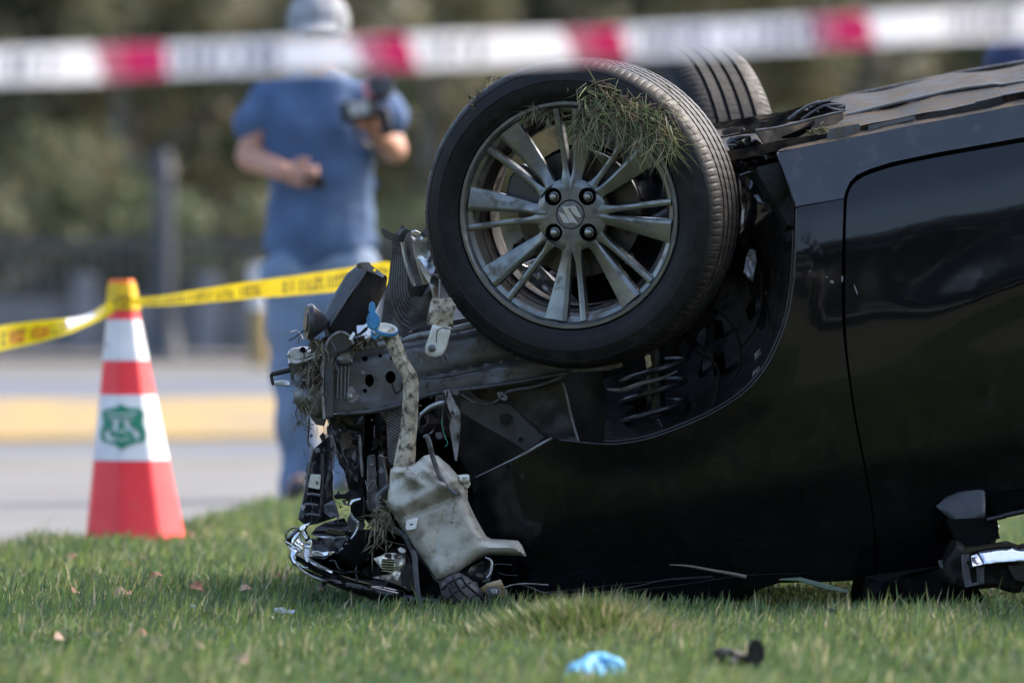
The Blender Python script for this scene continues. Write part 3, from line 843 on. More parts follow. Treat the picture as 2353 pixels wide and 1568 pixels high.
# strut and spring in the wheel-house
cs = P(1502, 905, 12.32)
def helix(c, R, pitch, turns, n=60):
    return [c + Vector((R * math.cos(2 * math.pi * turns * i / n), R * math.sin(2 * math.pi * turns * i / n) , pitch * turns * (i / n - .5) + .012 * math.cos(2 * math.pi * turns * i / n))) for i in range(n + 1)]
tube('coil_spring', helix(cs, .066, .042, 3.2), .0058, M['plastic2'], CAR, sub=1, seg=8)
ptube('strut', [(1505, 760), (1505, 840), (1512, 1000)], 12.32, [22, 22, 18], M['plastic'], CAR, sub=2, seg=16)
ptube('strut_rod', L(ZA, (1440, 530), (1490, 615)), 12.24, 5, M['plastic2'], CAR, sub=2)
ptube('spring_seat', L(ZA, (1120, 340), (1220, 345), (1350, 300), (1470, 270), (1570, 222)), 12.26, [3, 5, 6, 4, 2], M['iron_light'], CAR)
panel('rust_stub', L(ZA, (1360, 130), (1395, 118), (1405, 190), (1375, 208)), 12.3, .02, M['gold'], CAR)
panel('inner_wing_wall', [(1000, 880), (1300, 850), (1420, 800), (1700, 780), (1700, 1000), (1560, 1040), (1090, 1120), (1000, 1020)], 12.52, .02, M['apron'], CAR, grid=40, rough=.02)

# ------------------------------------------------------------------ apron plates in front of the wheel-house
panel('apron_plate', L(ZA, (215, 330), (830, 285), (880, 480), (945, 672), (860, 668), (770, 650), (700, 645), (480, 432), (300, 400)), lambda x, y: 12.24 + (x - 1100) * .0002, .004, M['apron'], CAR, grid=14, rough=.012, seed=4, bevel=.001)
panel('apron_brace', L(ZA, (180, 400), (250, 385), (400, 440), (500, 440), (720, 650), (600, 737), (480, 660), (300, 560), (180, 485)), lambda x, y: 12.20 + (x - 1050) * .0001, .006, M['apron'], CAR, holes=[circ(*ZA(475, 535), 15, 13, n=20), circ(*ZA(570, 662), 5.5, 5, n=12)], grid=12, bevel=.0012)
for c_, r_ in ((ZA(475, 535), 15.5), (ZA(570, 662), 6)):
    a = circ(*c_, r_ + 2, r_, n=22); ptube('pressed_ring', a + [a[0]], 12.197, 1.6, M['apron'], CAR, sub=1, seg=6)
ptube('seam', L(ZA, (836, 300), (860, 380), (892, 520), (935, 670)), 12.215, 3.2, M['iron_light'], CAR)
ptube('seam', L(ZA, (870, 330), (890, 480), (930, 640)), 12.23, 1.6, M['apron'], CAR)
panel('hanging_bracket', L(ZA, (110, 342), (150, 430), (182, 482), (183, 570), (172, 700), (160, 800), (146, 796), (130, 690), (110, 575), (128, 520), (100, 450), (90, 400), (75, 345)), 12.12, .006, M['iron_light'], CAR, holes=[circ(*ZA(132, 490), 2.5, 4, n=8), circ(*ZA(166, 645), 2, 5, n=8)], bevel=.001, rough=.008)
ptube('wiring', L(ZA, (885, 208), (860, 240), (790, 278), (700, 312), (620, 330), (540, 342), (480, 360), (440, 398), (390, 425), (330, 438), (270, 425), (235, 405), (185, 372)), 12.15, [4, 4, 4, 3.6, 3.4, 3.2, 3, 2.6, 2.6, 2.6, 2.6, 2.6, 2.6], M['rubber'], CAR)
ptube('wiring', L(ZA, (100, 350), (90, 400), (72, 450), (66, 540), (72, 620), (85, 660)), 12.10, 2.4, M['plastic'], CAR)
ptube('wiring', L(ZA, (66, 520), (62, 560), (74, 610), (92, 660), (100, 690), (80, 705)), 12.08, .9, M['crest'], CAR)
for q in ((150, 360), (440, 378), (460, 395), (45, 640)):
    x, y = ZA(*q); panel('wire_clip', [(x - 9, y - 7), (x + 5, y - 9), (x + 9, y + 2), (x + 2, y + 8), (x - 7, y + 5)], 12.13, .014, M['grey_plastic'], CAR, bevel=.0015)
panel('scoop_rim', L(ZA, (-30, 470), (20, 432), (60, 412), (72, 430), (30, 450), (-20, 490)), 12.16, .03, M['silver'], CAR)
ptube('scoop_edge', [(965, 952), (985, 936), (1008, 926), (1028, 922)], 12.13, [3, 5, 6, 4], M['silver'], CAR)
ptube('scoop_edge', [(960, 985), (966, 958), (990, 940), (1016, 938), (1032, 960), (1040, 1000)], 12.15, 4, M['gloss'], CAR)

# ------------------------------------------------------------------ front rail
rail = [(768, 822), (800, 800), (880, 784), (960, 770), (1040, 752), (1110, 740), (1240, 712), (1420, 740), (1430, 842), (1400, 850), (1300, 856), (1150, 884), (990, 905), (930, 925), (860, 942), (800, 950), (762, 948)]
def rail_Y(x, y):
    top = 812 - (x - 770) * .21
    u = (y - top)
    return 12.15 + (.05 * math.exp(-u / 9) if u > 0 else .05) + .010 * math.exp(-((u - 98) / 8) ** 2) * min(1, max(0, (x - 940) / 60)) + (x - 770) * .00004
holes = [circ(848.5, 873.5, 10.5, 14.5, n=18), circ(897, 866, 12, 14.5, n=18), circ(899.5, 822, 4.5, 5, n=10), circ(838, 824, 7, 6, n=12), circ(873, 817, 5, 4, n=10), circ(838, 897, 5, 5, n=10)]
panel('front_rail', rail, rail_Y, .006, M['rail'], CAR, holes=holes, grid=9, step=12, rough=.004, seed=5)
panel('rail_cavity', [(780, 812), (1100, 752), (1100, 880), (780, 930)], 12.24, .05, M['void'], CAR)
ptube('rail_flange', [(812, 806), (850, 797), (890, 789), (960, 772), (1040, 757), (1110, 741), (1180, 722)], 12.15, [5, 7, 8, 8, 8, 8, 7], M['iron_light'], CAR)
ptube('rail_flange', [(990, 752), (1060, 738), (1130, 728), (1200, 716)], 12.24, [7, 8, 8, 8], M['iron'], CAR)
panel('rail_upper_face', [(800, 792), (905, 770), (990, 745), (1120, 722), (1240, 700), (1240, 716), (1110, 740), (900, 790), (812, 806)], 12.20, .12, M['iron'], CAR, rough=.01)
ptube('rail_flange', [(775, 950), (860, 943), (930, 926), (1000, 903), (1150, 883), (1300, 857)], 12.145, [5, 6, 6, 5, 5, 5], M['iron'], CAR)
ptube('rail_crease', [(962, 868), (1010, 866), (1080, 852), (1140, 840)], 12.14, [2, 4, 4, 1], M['iron'], CAR)
for x in (776, 784, 793, 801): ptube('rail_rib', [(x, 840), (x - 1, 880), (x - 2, 915)], 12.146, 2.2, M['iron_light'], CAR)
panel('rail_end_plate', [(772, 765), (790, 762), (804, 772), (812, 792), (800, 806), (778, 812), (770, 830), (766, 870), (766, 960), (745, 962), (742, 900), (741, 850), (744, 815), (750, 790), (760, 772)], 12.10, .016, M['iron'], CAR, bevel=.004, rough=.01, seed=8)
ptube('plate_edge', [(812, 790), (802, 772), (786, 763), (768, 768), (752, 786), (745, 815), (741, 850), (741, 905), (745, 962)], 12.095, 3.4, M['iron_light'], CAR)
panel('crumpled_bracket', Z2(0, 0) and L(Z2, (600, 1105), (640, 1080), (720, 1075), (745, 1100), (735, 1180), (690, 1190), (640, 1190), (605, 1150)), 12.12, .02, M['iron_light'], CAR, rough=.02, seed=3, grid=8)
panel('washer_tab', L(Z2, (705, 1380), (730, 1375), (760, 1420), (797, 1450), (775, 1490), (738, 1515), (705, 1510), (685, 1470), (690, 1430)), 12.115, .004, M['iron_light'], CAR, bevel=.001)
Fb = frame(P(804, 911, 12.108), (-.1, -1, 0)); lathe('tab_bolt', [(0, 0), (.0065, 0), (.0065, .004), (.0035, .006), (0, .0062)], Fb, M['steel'], CAR, seg=6, close=False, smooth=False)
panel('rail_tag', L(Z2, (800, 1252), (835, 1245), (845, 1268), (815, 1280)), 12.14, .003, M['iron_light'], CAR)

# crumpled bumper mount at the far end of the rail
can = L(Z2, (205, 1115), (215, 1085), (240, 1062), (330, 1050), (420, 1060), (485, 1085), (500, 1200), (505, 1400), (500, 1560), (490, 1700), (430, 1640), (340, 1600), (290, 1560), (262, 1500), (235, 1330), (218, 1230))
def can_Y(x, y):
    yt = 812 + (x - 660) * -.10
    return 12.12 + (.05 - (y - yt + 0) * .002 if y < yt + 18 else .012 * math.sin((y - 830) * .06))
panel('bumper_mount', can, can_Y, .09, M['iron_light'], CAR, grid=9, step=10, rough=.022, seed=6, holes=[circ(*Z2(262, 1300), 4, 6, n=8), circ(*Z2(255, 1395), 4, 6, n=8), circ(*Z2(290, 1265), 3, 5, n=8)])
panel('mount_face', L(Z2, (206, 1110), (222, 1085), (250, 1066), (300, 1062), (320, 1110), (410, 1108), (440, 1095), (440, 1120), (330, 1148), (275, 1168), (255, 1165), (235, 1140)), 12.09, .012, M['silver'], CAR, bevel=.002, pillow=(.006, 6))
panel('mount_hole', circ(*Z2(330, 1078), 7, 7, n=10), 12.085, .01, M['void'], CAR)
ptube('mount_lip', L(Z2, (210, 1118), (232, 1160), (262, 1185), (330, 1170), (440, 1130)), 12.095, 3.5, M['silver'], CAR)
ptube('tow_loop', L(Z2, (225, 1240), (160, 1256), (95, 1272), (76, 1282), (74, 1300), (86, 1350), (96, 1364)), 12.12, [7, 7, 6, 5, 4, 4, 4], M['plastic'], CAR, sub=4)
panel('tow_loop_tongue', L(Z2, (92, 1332), (150, 1325), (228, 1330), (236, 1375), (170, 1376), (100, 1368)), 12.11, .02, M['silver'], CAR, bevel=.003, rough=.01)
panel('lower_mount', L(Z2, (380, 1540), (500, 1560), (520, 1640), (500, 1700), (440, 1690), (400, 1640)), 12.12, .05, M['mud'], CAR, rough=.03, grid=8)

# horn
Fh = frame(P(714, 740, 12.10), (-.965, -.22, .05))
lathe('horn', [(0, .012), (.020, .012), (.0215, .009), (.033, .009), (.0365, .005), (.0375, 0), (.034, -.005), (.030, -.009), (.020, -.022), (.012, -.03), (0, -.034)], Fh, M['plastic2'], CAR, seg=40, close=False)
ptube('horn_wire', L(Z2, (340, 920), (300, 950), (260, 980), (215, 1000)), 12.1, 1.6, M['plastic'], CAR)
ptube('horn_wire', L(Z2, (310, 945), (296, 990), (290, 1030)), 12.1, 1.8, M['iron_light'], CAR)
panel('horn_bracket', L(Z2, (470, 800), (500, 820), (530, 870), (545, 960), (520, 990), (505, 930), (480, 900), (465, 850)), 12.13, .02, M['grey_plastic'], CAR, rough=.015)
panel('horn_bracket', L(Z2, (395, 980), (470, 1000), (500, 1060), (470, 1120), (410, 1110), (380, 1040)), 12.12, .03, M['mud'], CAR, rough=.02)

# black channel sticking up, with its grey end tab
def duct_Y(x, y):
    # ridge from Z2(840,440) to Z2(540,890)
    ax, ay = Z2(845, 440); bx, by = Z2(545, 890)
    s = ((x - ax) * (by - ay) - (y - ay) * (bx - ax)) / math.hypot(bx - ax, by - ay)
    return 12.12 + abs(s) * .0011 + (.0 if s > 0 else .0)
panel('fan_channel', L(Z2, (760, 400), (845, 430), (1010, 470), (1015, 500), (1000, 590), (930, 730), (850, 920), (800, 960), (700, 985), (560, 990), (520, 880), (480, 805), (600, 600), (690, 455)), duct_Y, .05, M['plastic2'], CAR, grid=9, bevel=.003)
panel('channel_tab', L(Z2, (760, 408), (775, 375), (820, 362), (870, 362), (890, 390), (960, 440), (1000, 470), (985, 490), (900, 450), (845, 432)), 12.11, .008, M['iron_light'], CAR, holes=[circ(*Z2(915, 428), 4, 3.6, n=10)], bevel=.002, rough=.012)
ptube('channel_ridge', L(Z2, (845, 440), (700, 650), (548, 885)), 12.115, 1.8, M['grey_plastic'], CAR, sub=2)

# condenser torn open beside the tyre, with its bent fins
panel('condenser', L(Z2, (1060, 170), (1110, 110), (1150, 60), (1215, 110), (1240, 300), (1310, 540), (1385, 600), (1400, 850), (1250, 930), (1120, 950), (965, 900), (990, 700), (1030, 500), (1052, 300)), lambda x, y: 12.30 - (x - 880) * .0004, .03, M['fins'], CAR, grid=14, rough=.012, seed=3)
for i in range(15):
    t = i / 14
    pts = [Z2(1066 + 8 * i, 230), Z2(1052 + 9.5 * i, 420), Z2(1040 + 10.5 * i, 560), Z2(1050 + 11.5 * i, 700 - 60 * t), Z2(1110 + 11 * i, 850 - 170 * t), Z2(1230 + 4 * i, 925 - 235 * t), Z2(1330 + 3 * i, 900 - 235 * t + (8 if i % 2 else 0))]
    ptube('condenser_fin', pts, 12.275, 1.7, M['iron_light'] if i % 2 else M['fins'], CAR, seg=6)
panel('condenser_bracket', L(Z2, (1190, 575), (1360, 540), (1370, 600), (1300, 650), (1260, 640), (1215, 650)), 12.22, .03, M['plastic'], CAR, rough=.01)
ptube('condenser_strip', L(Z2, (1140, 190), (1165, 320), (1195, 430), (1240, 558)), 12.24, [4, 5, 5, 3], M['silver'], CAR)
panel('tank_edge', L(Z2, (1215, 150), (1250, 165), (1340, 130), (1420, 260), (1460, 420), (1500, 520), (1440, 570), (1450, 680), (1395, 660), (1365, 540), (1300, 440), (1250, 330), (1235, 240)), lambda x, y: 12.22 + .0006 * abs(x - 985), .02, M['silver'], CAR, grid=10, rough=.03, seed=12, pillow=(.012, 12))
panel('tank_cap_tab', L(Z2, (1215, 112), (1250, 100), (1300, 128), (1290, 160), (1240, 150)), 12.19, .012, M['chrome'], CAR, bevel=.002)
panel('torn_hook', L(Z2, (968, 95), (978, 82), (1010, 100), (1060, 128), (1112, 140), (1120, 90), (1150, 48), (1165, 90), (1215, 105), (1180, 125), (1150, 200), (1100, 200), (1050, 190), (1000, 165), (980, 130)), 12.2, .03, M['iron'], CAR, rough=.02, grid=8, seed=13)
panel('torn_hook_tip', L(Z2, (1290, 130), (1355, 60), (1375, 100), (1360, 160), (1310, 165)), 12.2, .02, M['grey_plastic'], CAR, rough=.02)
ptube('torn_rod', L(Z2, (1452, 500), (1450, 580), (1448, 655)), 12.1, 3, M['iron_light'], CAR, sub=2)

# white clip bracket in front of the rail
wb_ = empty('white_bracket', P(1000, 760, 12.05), CAR)
wb_['label'] = 'mud spattered white plastic bracket hanging beside the tyre'
panel('upper_plate', L(Z2, (1385, 660), (1450, 662), (1540, 652), (1560, 690), (1582, 715), (1560, 780), (1555, 900), (1500, 935), (1430, 900), (1338, 862), (1352, 790), (1362, 740), (1372, 690)), 12.05, .02, M['bottle_muddy'], wb_, bevel=.002, grid=9, rough=.012)
panel('lower_plate', L(Z2, (1388, 868), (1470, 895), (1545, 890), (1525, 980), (1500, 1070), (1470, 1120), (1410, 1142), (1360, 1132), (1328, 1105), (1330, 1050), (1355, 980)), 12.045, .014, M['bottle_clean'], wb_, bevel=.003, pillow=(.004, 7), grid=9)
Fb = frame(P(992.5, 800, 12.038), (-.1, -1, .1)); lathe('bolt', [(0, 0), (.0075, 0), (.0075, .003), (.0048, .004), (.0045, .007), (.002, .0085), (0, .0085)], Fb, M['iron'], wb_, seg=20, close=False)

# ------------------------------------------------------------------ washer bottle with its filler neck
WB = empty('washer_bottle', P(1000, 1150, 12.0), CAR)
WB['label'] = 'milky white washer bottle with long filler neck and a blue cap, spattered with mud'
tank = L(Z3, (922, 500), (950, 478), (1040, 470), (1110, 450), (1160, 405), (1205, 392), (1260, 402), (1340, 470), (1410, 548), (1455, 600), (1478, 650), (1478, 725), (1530, 840), (1580, 930), (1612, 985), (1650, 1003), (1740, 1008), (1842, 1015), (1872, 1052), (1900, 1122), (1870, 1118), (1740, 1116), (1622, 1116), (1560, 1142), (1480, 1190), (1400, 1242), (1330, 1285), (1290, 1302), (1250, 1292), (1190, 1200), (1130, 1122), (1060, 1012), (1000, 905), (960, 830), (928, 780), (898, 735), (905, 660), (916, 590))
def tank_Y(x, y):
    o = 0
    # band moulded across the bottle
    def seg(ax, ay, bx, by):
        dx, dy = bx - ax, by - ay; t = max(0, min(1, ((x - ax) * dx + (y - ay) * dy) / (dx * dx + dy * dy)))
        return math.hypot(x - ax - t * dx, y - ay - t * dy)
    o -= .012 * math.exp(-(seg(*Z3(985, 770), *Z3(1390, 560)) / 14) ** 2)
    o += .010 * math.exp(-(seg(*Z3(985, 850), *Z3(1400, 690)) / 8) ** 2)
    o -= .012 * math.exp(-(seg(*Z3(950, 490), *Z3(1150, 600)) / 12) ** 2)
    o += .007 * math.exp(-(seg(*Z3(930, 590), *Z3(1150, 470)) / 8) ** 2)
    o -= .010 * math.exp(-(seg(*Z3(1100, 440), *Z3(1330, 640)) / 9) ** 2)
    o += .004 * math.exp(-(seg(*Z3(1330, 760), *Z3(1210, 1180)) / 8) ** 2)
    return 11.99 + o
panel('tank', tank, tank_Y, .05, M['bottle'], WB, grid=5.5, step=6, pillow=(.036, 26), both=True, rough=.002)
ptube('tank_seam', L(Z3, (905, 740), (960, 835), (1060, 1015), (1130, 1125), (1190, 1203), (1250, 1295), (1300, 1305)), 12.005, 2.4, M['bottle'], WB)
ptube('stub', L(Z3, (1420, 568), (1450, 570), (1492, 566)), 11.965, [9, 8, 10], M['bottle_clean'], WB, sub=3)
panel('stub_flange', L(Z3, (1400, 540), (1478, 534), (1492, 548), (1490, 585), (1503, 600), (1480, 640), (1440, 625), (1415, 590)), 11.97, .02, M['bottle_clean'], WB, bevel=.003, rough=.01)
ptube('filler_neck', [(888, 762), (899, 776), (908, 796), (920, 826), (934, 852), (942, 868), (944, 890), (942, 930), (940, 970), (936, 1005), (932, 1040), (928, 1072)], 12.0, [17, 18, 17.5, 17, 17, 18, 18, 18.5, 19, 20, 23, 25], M['bottle_muddy'], WB, seg=18)
ptube('neck_seam', [(905, 778), (915, 800), (928, 830), (945, 858), (958, 872), (960, 900), (958, 960), (955, 1000)], 11.985, 1.6, M['bottle_muddy'], WB)
Fr = frame(P(887, 757, 11.99), (.18, -.42, .88), up=(1, .2, .3))
lathe('filler_rim', [(.0175, -.004), (.0235, -.004), (.0245, .0), (.0240, .003), (.0205, .0036), (.0195, .001), (.0175, -.004)], Fr, M['blue'], WB, seg=40, close=False)
lathe('filler_opening', [(.0, -.003), (.012, -.003), (.0165, -.001), (.0185, .003), (.0215, .0048), (.0222, .004), (.0205, -.003), (0, -.008)], Fr, M['bottle_clean'], WB, seg=40, close=False)
cap_c = P(856, 735, 11.98)
Fc = frame(cap_c, (-.35, -.93, .02))
panel('cap', [(x, y) for x, y in circ(*Z2(905, 845), 15.5, 22, n=28, a=-.12)], 11.975, .010, M['blue'], WB, bevel=.002, pillow=(.002, 6))
panel('cap_ring', [(x, y) for x, y in circ(*Z2(905, 850), 11, 16.5, n=24, a=-.12)], 11.972, .004, M['blue'], WB, bevel=.0008)
panel('cap_tab', L(Z2, (868, 745), (872, 705), (885, 688), (900, 686), (915, 700), (925, 740), (922, 775), (865, 770)), 11.977, .006, M['blue'], WB, bevel=.0015)
ptube('cap_strap', L(Z2, (893, 925), (900, 960), (912, 985), (930, 975), (950, 960)), 11.98, [3.5, 3.5, 3.5, 3.5, 4.5], M['blue'], WB)
ptube('white_strap', L(Z2, (838, 985), (880, 965), (920, 945), (950, 920)), 11.99, [3, 4, 5, 5], M['white'], WB)
panel('white_tab', L(Z2, (705, 990), (720, 960), (742, 930), (760, 950), (742, 975), (728, 1000)), 12.05, .006, M['white'], CAR, rough=.008)
panel('torn_label', L(Z2, (770, 880), (830, 875), (870, 845), (875, 880), (835, 900), (800, 935), (775, 950), (770, 915)), 12.06, .006, M['silver'], CAR, rough=.02)
panel('clip', L(Z3, (1052, 862), (1112, 846), (1120, 856), (1106, 920), (1095, 930), (1042, 938), (1030, 925), (1038, 872)), 11.945, .008, M['white'], WB, holes=[L(Z3, (1062, 893), (1082, 889), (1084, 899), (1063, 905))], bevel=.0015)
ptube('vent_hose', L(Z3, (1160, 268), (1182, 262), (1200, 300), (1225, 400), (1262, 510), (1300, 585), (1345, 635), (1392, 680)), 11.94, [3, 5.5, 6, 6, 5.5, 5.5, 5.5, 5], M['rubber'], WB, flat=.5)

# ------------------------------------------------------------------ supports and radiator face behind the bottle
panel('radiator_support', L(Z4, (455, -70), (510, 90), (545, 250), (600, 430), (640, 480), (680, 650), (700, 750), (760, 790), (815, 900), (860, 960), (1060, 960), (1080, 500), (1060, -90)), lambda x, y: 12.34 + .02 * math.sin(x * .12), .05, M['plastic'], CAR, grid=14, rough=.02, seed=15)
panel('support_column', L(Z4, (500, -20), (830, -20), (815, 160), (800, 340), (812, 560), (815, 740), (760, 742), (705, 750), (684, 650), (645, 490), (600, 425), (560, 270), (520, 90)), 12.22, .05, M['plastic2'], CAR, grid=12, rough=.03, seed=16, bevel=.003)
panel('support_column', L(Z4, (845, 350), (918, 345), (925, 500), (930, 800), (900, 860), (850, 830), (842, 600)), 12.20, .04, M['iron'], CAR, bevel=.004, rough=.004)
panel('support_column', L(Z4, (940, 340), (1000, 360), (1035, 560), (1040, 640), (960, 740), (945, 640)), 12.23, .04, M['iron'], CAR, bevel=.004)
ptube('support_edge', L(Z4, (780, 160), (785, 250), (790, 350), (800, 450), (805, 540)), 12.19, [2.5, 4, 3, 4, 2], M['iron_light'], CAR)
ptube('support_edge', L(Z4, (515, 60), (535, 160), (562, 260)), 12.2, 2, M['iron_light'], CAR)
for q, r_ in (((605, 122), 3), ((636, 288), 3.6), ((775, 180), 3), ((735, 320), 3), ((890, 35), 3), ((985, 340), 2.5), ((885, 430), 3)):
    x, y = Z4(*q); Fb = frame(P(x, y, 12.185), (0, -1, .1)); lathe('bolt_head', [(0, 0), (r_ / 1150, 0), (r_ / 1250, .003), (0, .0035)], Fb, M['steel'], CAR, seg=12, close=False)
panel('torn_mesh', L(Z4, (620, 160), (690, 130), (720, 200), (700, 280), (660, 300), (600, 240)), 12.19, .02, M['mud'], CAR, rough=.03, grid=6)
# lower condenser seen in front of the support, slanting fins
panel('condenser_core', L(Z3, (885, 70), (1010, 40), (1010, 220), (960, 400), (925, 470), (905, 400), (895, 200)), 12.17, .02, M['fins'], CAR)
for i in range(17):
    y = 75 + i * 22
    ptube('condenser_fin', L(Z3, (893 + i * .5, y), (950, y + 30), (1004 - max(0, i - 6) * 6, y + 62)), 12.165, 1.2, M['iron_light'], CAR, seg=5, sub=1)
panel('lower_bracket', L(Z4, (545, 700), (575, 690), (590, 655), (600, 690), (650, 688), (690, 660), (705, 700), (700, 745), (620, 735), (560, 742)), 12.25, .02, M['plastic'], CAR, bevel=.002)
panel('lower_bracket', L(Z4, (620, 745), (690, 740), (715, 770), (700, 800), (640, 790)), 12.26, .01, M['iron_light'], CAR, holes=[circ(*Z4(665, 765), 3.5, 3, n=8)], bevel=.001)

# torn bumper side bracket with the marked sticker
BB = empty('bumper_bracket', P(730, 1100, 12.1), CAR)
panel('bracket_shell', L(Z4, (370, 292), (430, 240), (512, 165), (545, 215), (572, 275), (560, 320), (538, 420), (532, 480), (545, 540), (538, 620), (545, 720), (562, 770), (580, 820), (592, 880), (560, 905), (480, 930), (400, 960), (300, 975), (236, 922), (262, 820), (290, 700), (318, 520), (340, 420)), lambda x, y: 12.11 + .012 * math.sin((x + y * .2) * .16), .012, M['plastic2'], BB, grid=9, rough=.016, seed=18, bevel=.0015)
ptube('bracket_rib', L(Z4, (448, 330), (452, 500), (445, 700), (430, 900)), 12.095, 4, M['plastic2'], BB)
ptube('bracket_edge', L(Z4, (370, 292), (335, 430), (315, 540), (288, 700), (262, 820), (238, 918)), 12.10, 2.6, M['grey_plastic'], BB)
ptube('bracket_edge', L(Z4, (512, 168), (560, 262), (545, 400), (535, 480)), 12.10, 2.6, M['grey_plastic'], BB)
for q in ((330, 790), (350, 700), (345, 880)):
    ptube('bracket_rib', L(Z4, (q[0] - 40, q[1]), (q[0], q[1] - 8), (q[0] + 80, q[1] + 5)), 12.09, 3.4, M['grey_plastic'], BB)
panel('bracket_web', L(Z4, (460, 790), (545, 745), (570, 800), (585, 880), (520, 900), (475, 870)), 12.08, .01, M['grey_plastic'], BB, rough=.015, grid=8)
Fb = frame(P(*Z4(404, 308), 12.095), (-.3, -1, .3)); lathe('bracket_boss', [(0, .004), (.004, .0035), (.006, 0), (0, 0)], Fb, M['grey_plastic'], BB, seg=16, close=False)
panel('sticker', L(Z4, (350, 516), (425, 518), (436, 526), (432, 560), (427, 640), (418, 650), (330, 634), (324, 625), (338, 560), (343, 524)), 12.088, .002, M['bottle_clean'], BB)
for a_, b_ in (((392, 578), (410, 606)), ((409, 580), (393, 608))):
    ptube('sticker_mark', L(Z4, a_, b_), 12.0865, .9, M['plastic'], BB, sub=1, seg=6)

# ------------------------------------------------------------------ smashed headlamp and bonnet edge
HL = empty('headlamp', P(740, 1250, 12.0), CAR)
HL['label'] = 'smashed headlamp shell with bright chrome edges'
panel('reflector', L(Z4, (345, 1050), (400, 985), (470, 950), (560, 925), (640, 905), (668, 950), (690, 1020), (680, 1060), (560, 1075), (430, 1080)), lambda x, y: 12.10 + .01 * math.sin(y * .5), .02, M['grey_plastic'], HL, grid=6, rough=.01)
panel('reflector_window', L(Z4, (478, 1010), (500, 990), (560, 1000), (655, 1022), (668, 1040), (640, 1065), (560, 1062), (478, 1048)), 12.07, .01, M['gloss'], HL, bevel=.002)
panel('lamp_cavity', L(Z4, (350, 1090), (450, 1085), (600, 1080), (690, 1065), (720, 1100), (690, 1160), (640, 1200), (560, 1230), (400, 1235), (348, 1200)), 12.06, .03, M['plastic2'], HL, rough=.02, grid=8)
ptube('cavity_edge', L(Z4, (385, 1068), (470, 1080), (545, 1085), (560, 1092)), 12.05, [2, 4, 4, 2], M['silver'], HL)
ptube('cavity_edge', L(Z4, (540, 1110), (560, 1088), (610, 1078), (660, 1085), (672, 1110)), 12.04, 3.2, M['grey_plastic'], HL)
panel('chrome_strip', L(Z4, (245, 990), (290, 962), (340, 945), (325, 975), (303, 1010), (320, 1050), (342, 1088), (335, 1098), (322, 1120), (300, 1115), (282, 1090), (258, 1050), (243, 1015)), 12.02, .01, M['chrome'], HL, bevel=.002, pillow=(.008, 8), rough=.01, grid=6)
panel('chrome_strip', L(Z4, (346, 1198), (400, 1197), (450, 1212), (505, 1202), (498, 1238), (440, 1247), (390, 1236), (352, 1216)), 12.0, .01, M['chrome'], HL, bevel=.001, pillow=(.005, 6), rough=.01)
panel('chrome_strip', L(Z4, (508, 1206), (556, 1203), (560, 1215), (530, 1232), (506, 1240)), 12.0, .01, M['chrome'], HL, bevel=.001)
ptube('lamp_rim', L(Z4, (318, 1118), (345, 1110), (350, 1160), (347, 1205)), 12.0, [2, 3, 3, 2], M['chrome'], HL)
ptube('lamp_rim', L(Z4, (700, 870), (735, 920), (770, 960), (755, 1020), (700, 1110), (660, 1165), (600, 1195)), 12.04, [3, 4, 4, 3, 4, 4, 2], M['silver'], HL)
panel('side_lens', L(Z4, (690, 880), (740, 930), (830, 950), (820, 1000), (730, 1060), (700, 1020), (668, 970), (672, 910)), 12.08, .01, M['grey_plastic'], HL, rough=.02, grid=8)
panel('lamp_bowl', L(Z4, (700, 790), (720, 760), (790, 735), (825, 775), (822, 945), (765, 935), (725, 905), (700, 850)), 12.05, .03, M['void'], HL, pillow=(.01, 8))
ptube('bowl_rim', L(Z4, (702, 790), (728, 757), (790, 738)), 12.03, [3, 4.5, 3], M['chrome'], HL)
ptube('bowl_rim', L(Z4, (700, 860), (730, 910), (770, 945)), 12.03, [3, 2, 3], M['silver'], HL)
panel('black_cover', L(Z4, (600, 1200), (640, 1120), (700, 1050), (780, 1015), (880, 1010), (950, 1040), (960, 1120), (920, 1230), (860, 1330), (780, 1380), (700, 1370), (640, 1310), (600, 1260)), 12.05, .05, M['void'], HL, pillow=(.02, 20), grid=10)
# curved glossy edge of the bonnet and grille
panel('grille_edge', L(Z4, (115, 1095), (122, 1110), (150, 1130), (178, 1150), (185, 1120), (210, 1070), (245, 1030), (240, 1000), (180, 1020), (145, 1060)), 12.02, .01, M['gloss'], CAR, rough=.01, pillow=(.006, 6), grid=7)
panel('bonnet_nose', L(Z4, (122, 1112), (165, 1135), (180, 1160), (215, 1165), (262, 1190), (250, 1212), (205, 1225), (202, 1260), (222, 1310), (262, 1340), (330, 1352), (300, 1362), (240, 1335), (195, 1310), (170, 1275), (155, 1230), (152, 1160)), lambda x, y: 11.99 + .0008 * (x - 660) + .0005 * (1300 - y), .012, M['chrome'], CAR, pillow=(.012, 9), grid=5)  # bright metal in place of black paint, for the white reflections on it
ptube('nose_trim', L(Z4, (118, 1098), (126, 1120), (165, 1142), (180, 1165)), 11.99, [2.5, 2, 2.5, 3], M['chrome'], CAR)
ptube('nose_trim', L(Z4, (242, 1035), (215, 1075), (195, 1115), (205, 1145), (245, 1165), (262, 1190), (240, 1215)), 11.99, [2, 5, 6, 6, 4, 4, 1], M['chrome'], CAR)
ptube('nose_trim', L(Z4, (162, 1180), (170, 1240), (190, 1295), (240, 1335), (320, 1352)), 11.985, [6, 6, 4, 3, 3], M['chrome'], CAR)
ptube('nose_trim', L(Z4, (150, 1150), (153, 1200), (170, 1260), (184, 1310), (260, 1360), (330, 1385)), 11.99, 1.6, M['silver'], CAR)
ptube('grille_bar', L(Z4, (295, 1165), (310, 1200), (300, 1250), (330, 1285)), 12.0, [5, 6, 5, 3], M['chrome'], CAR)
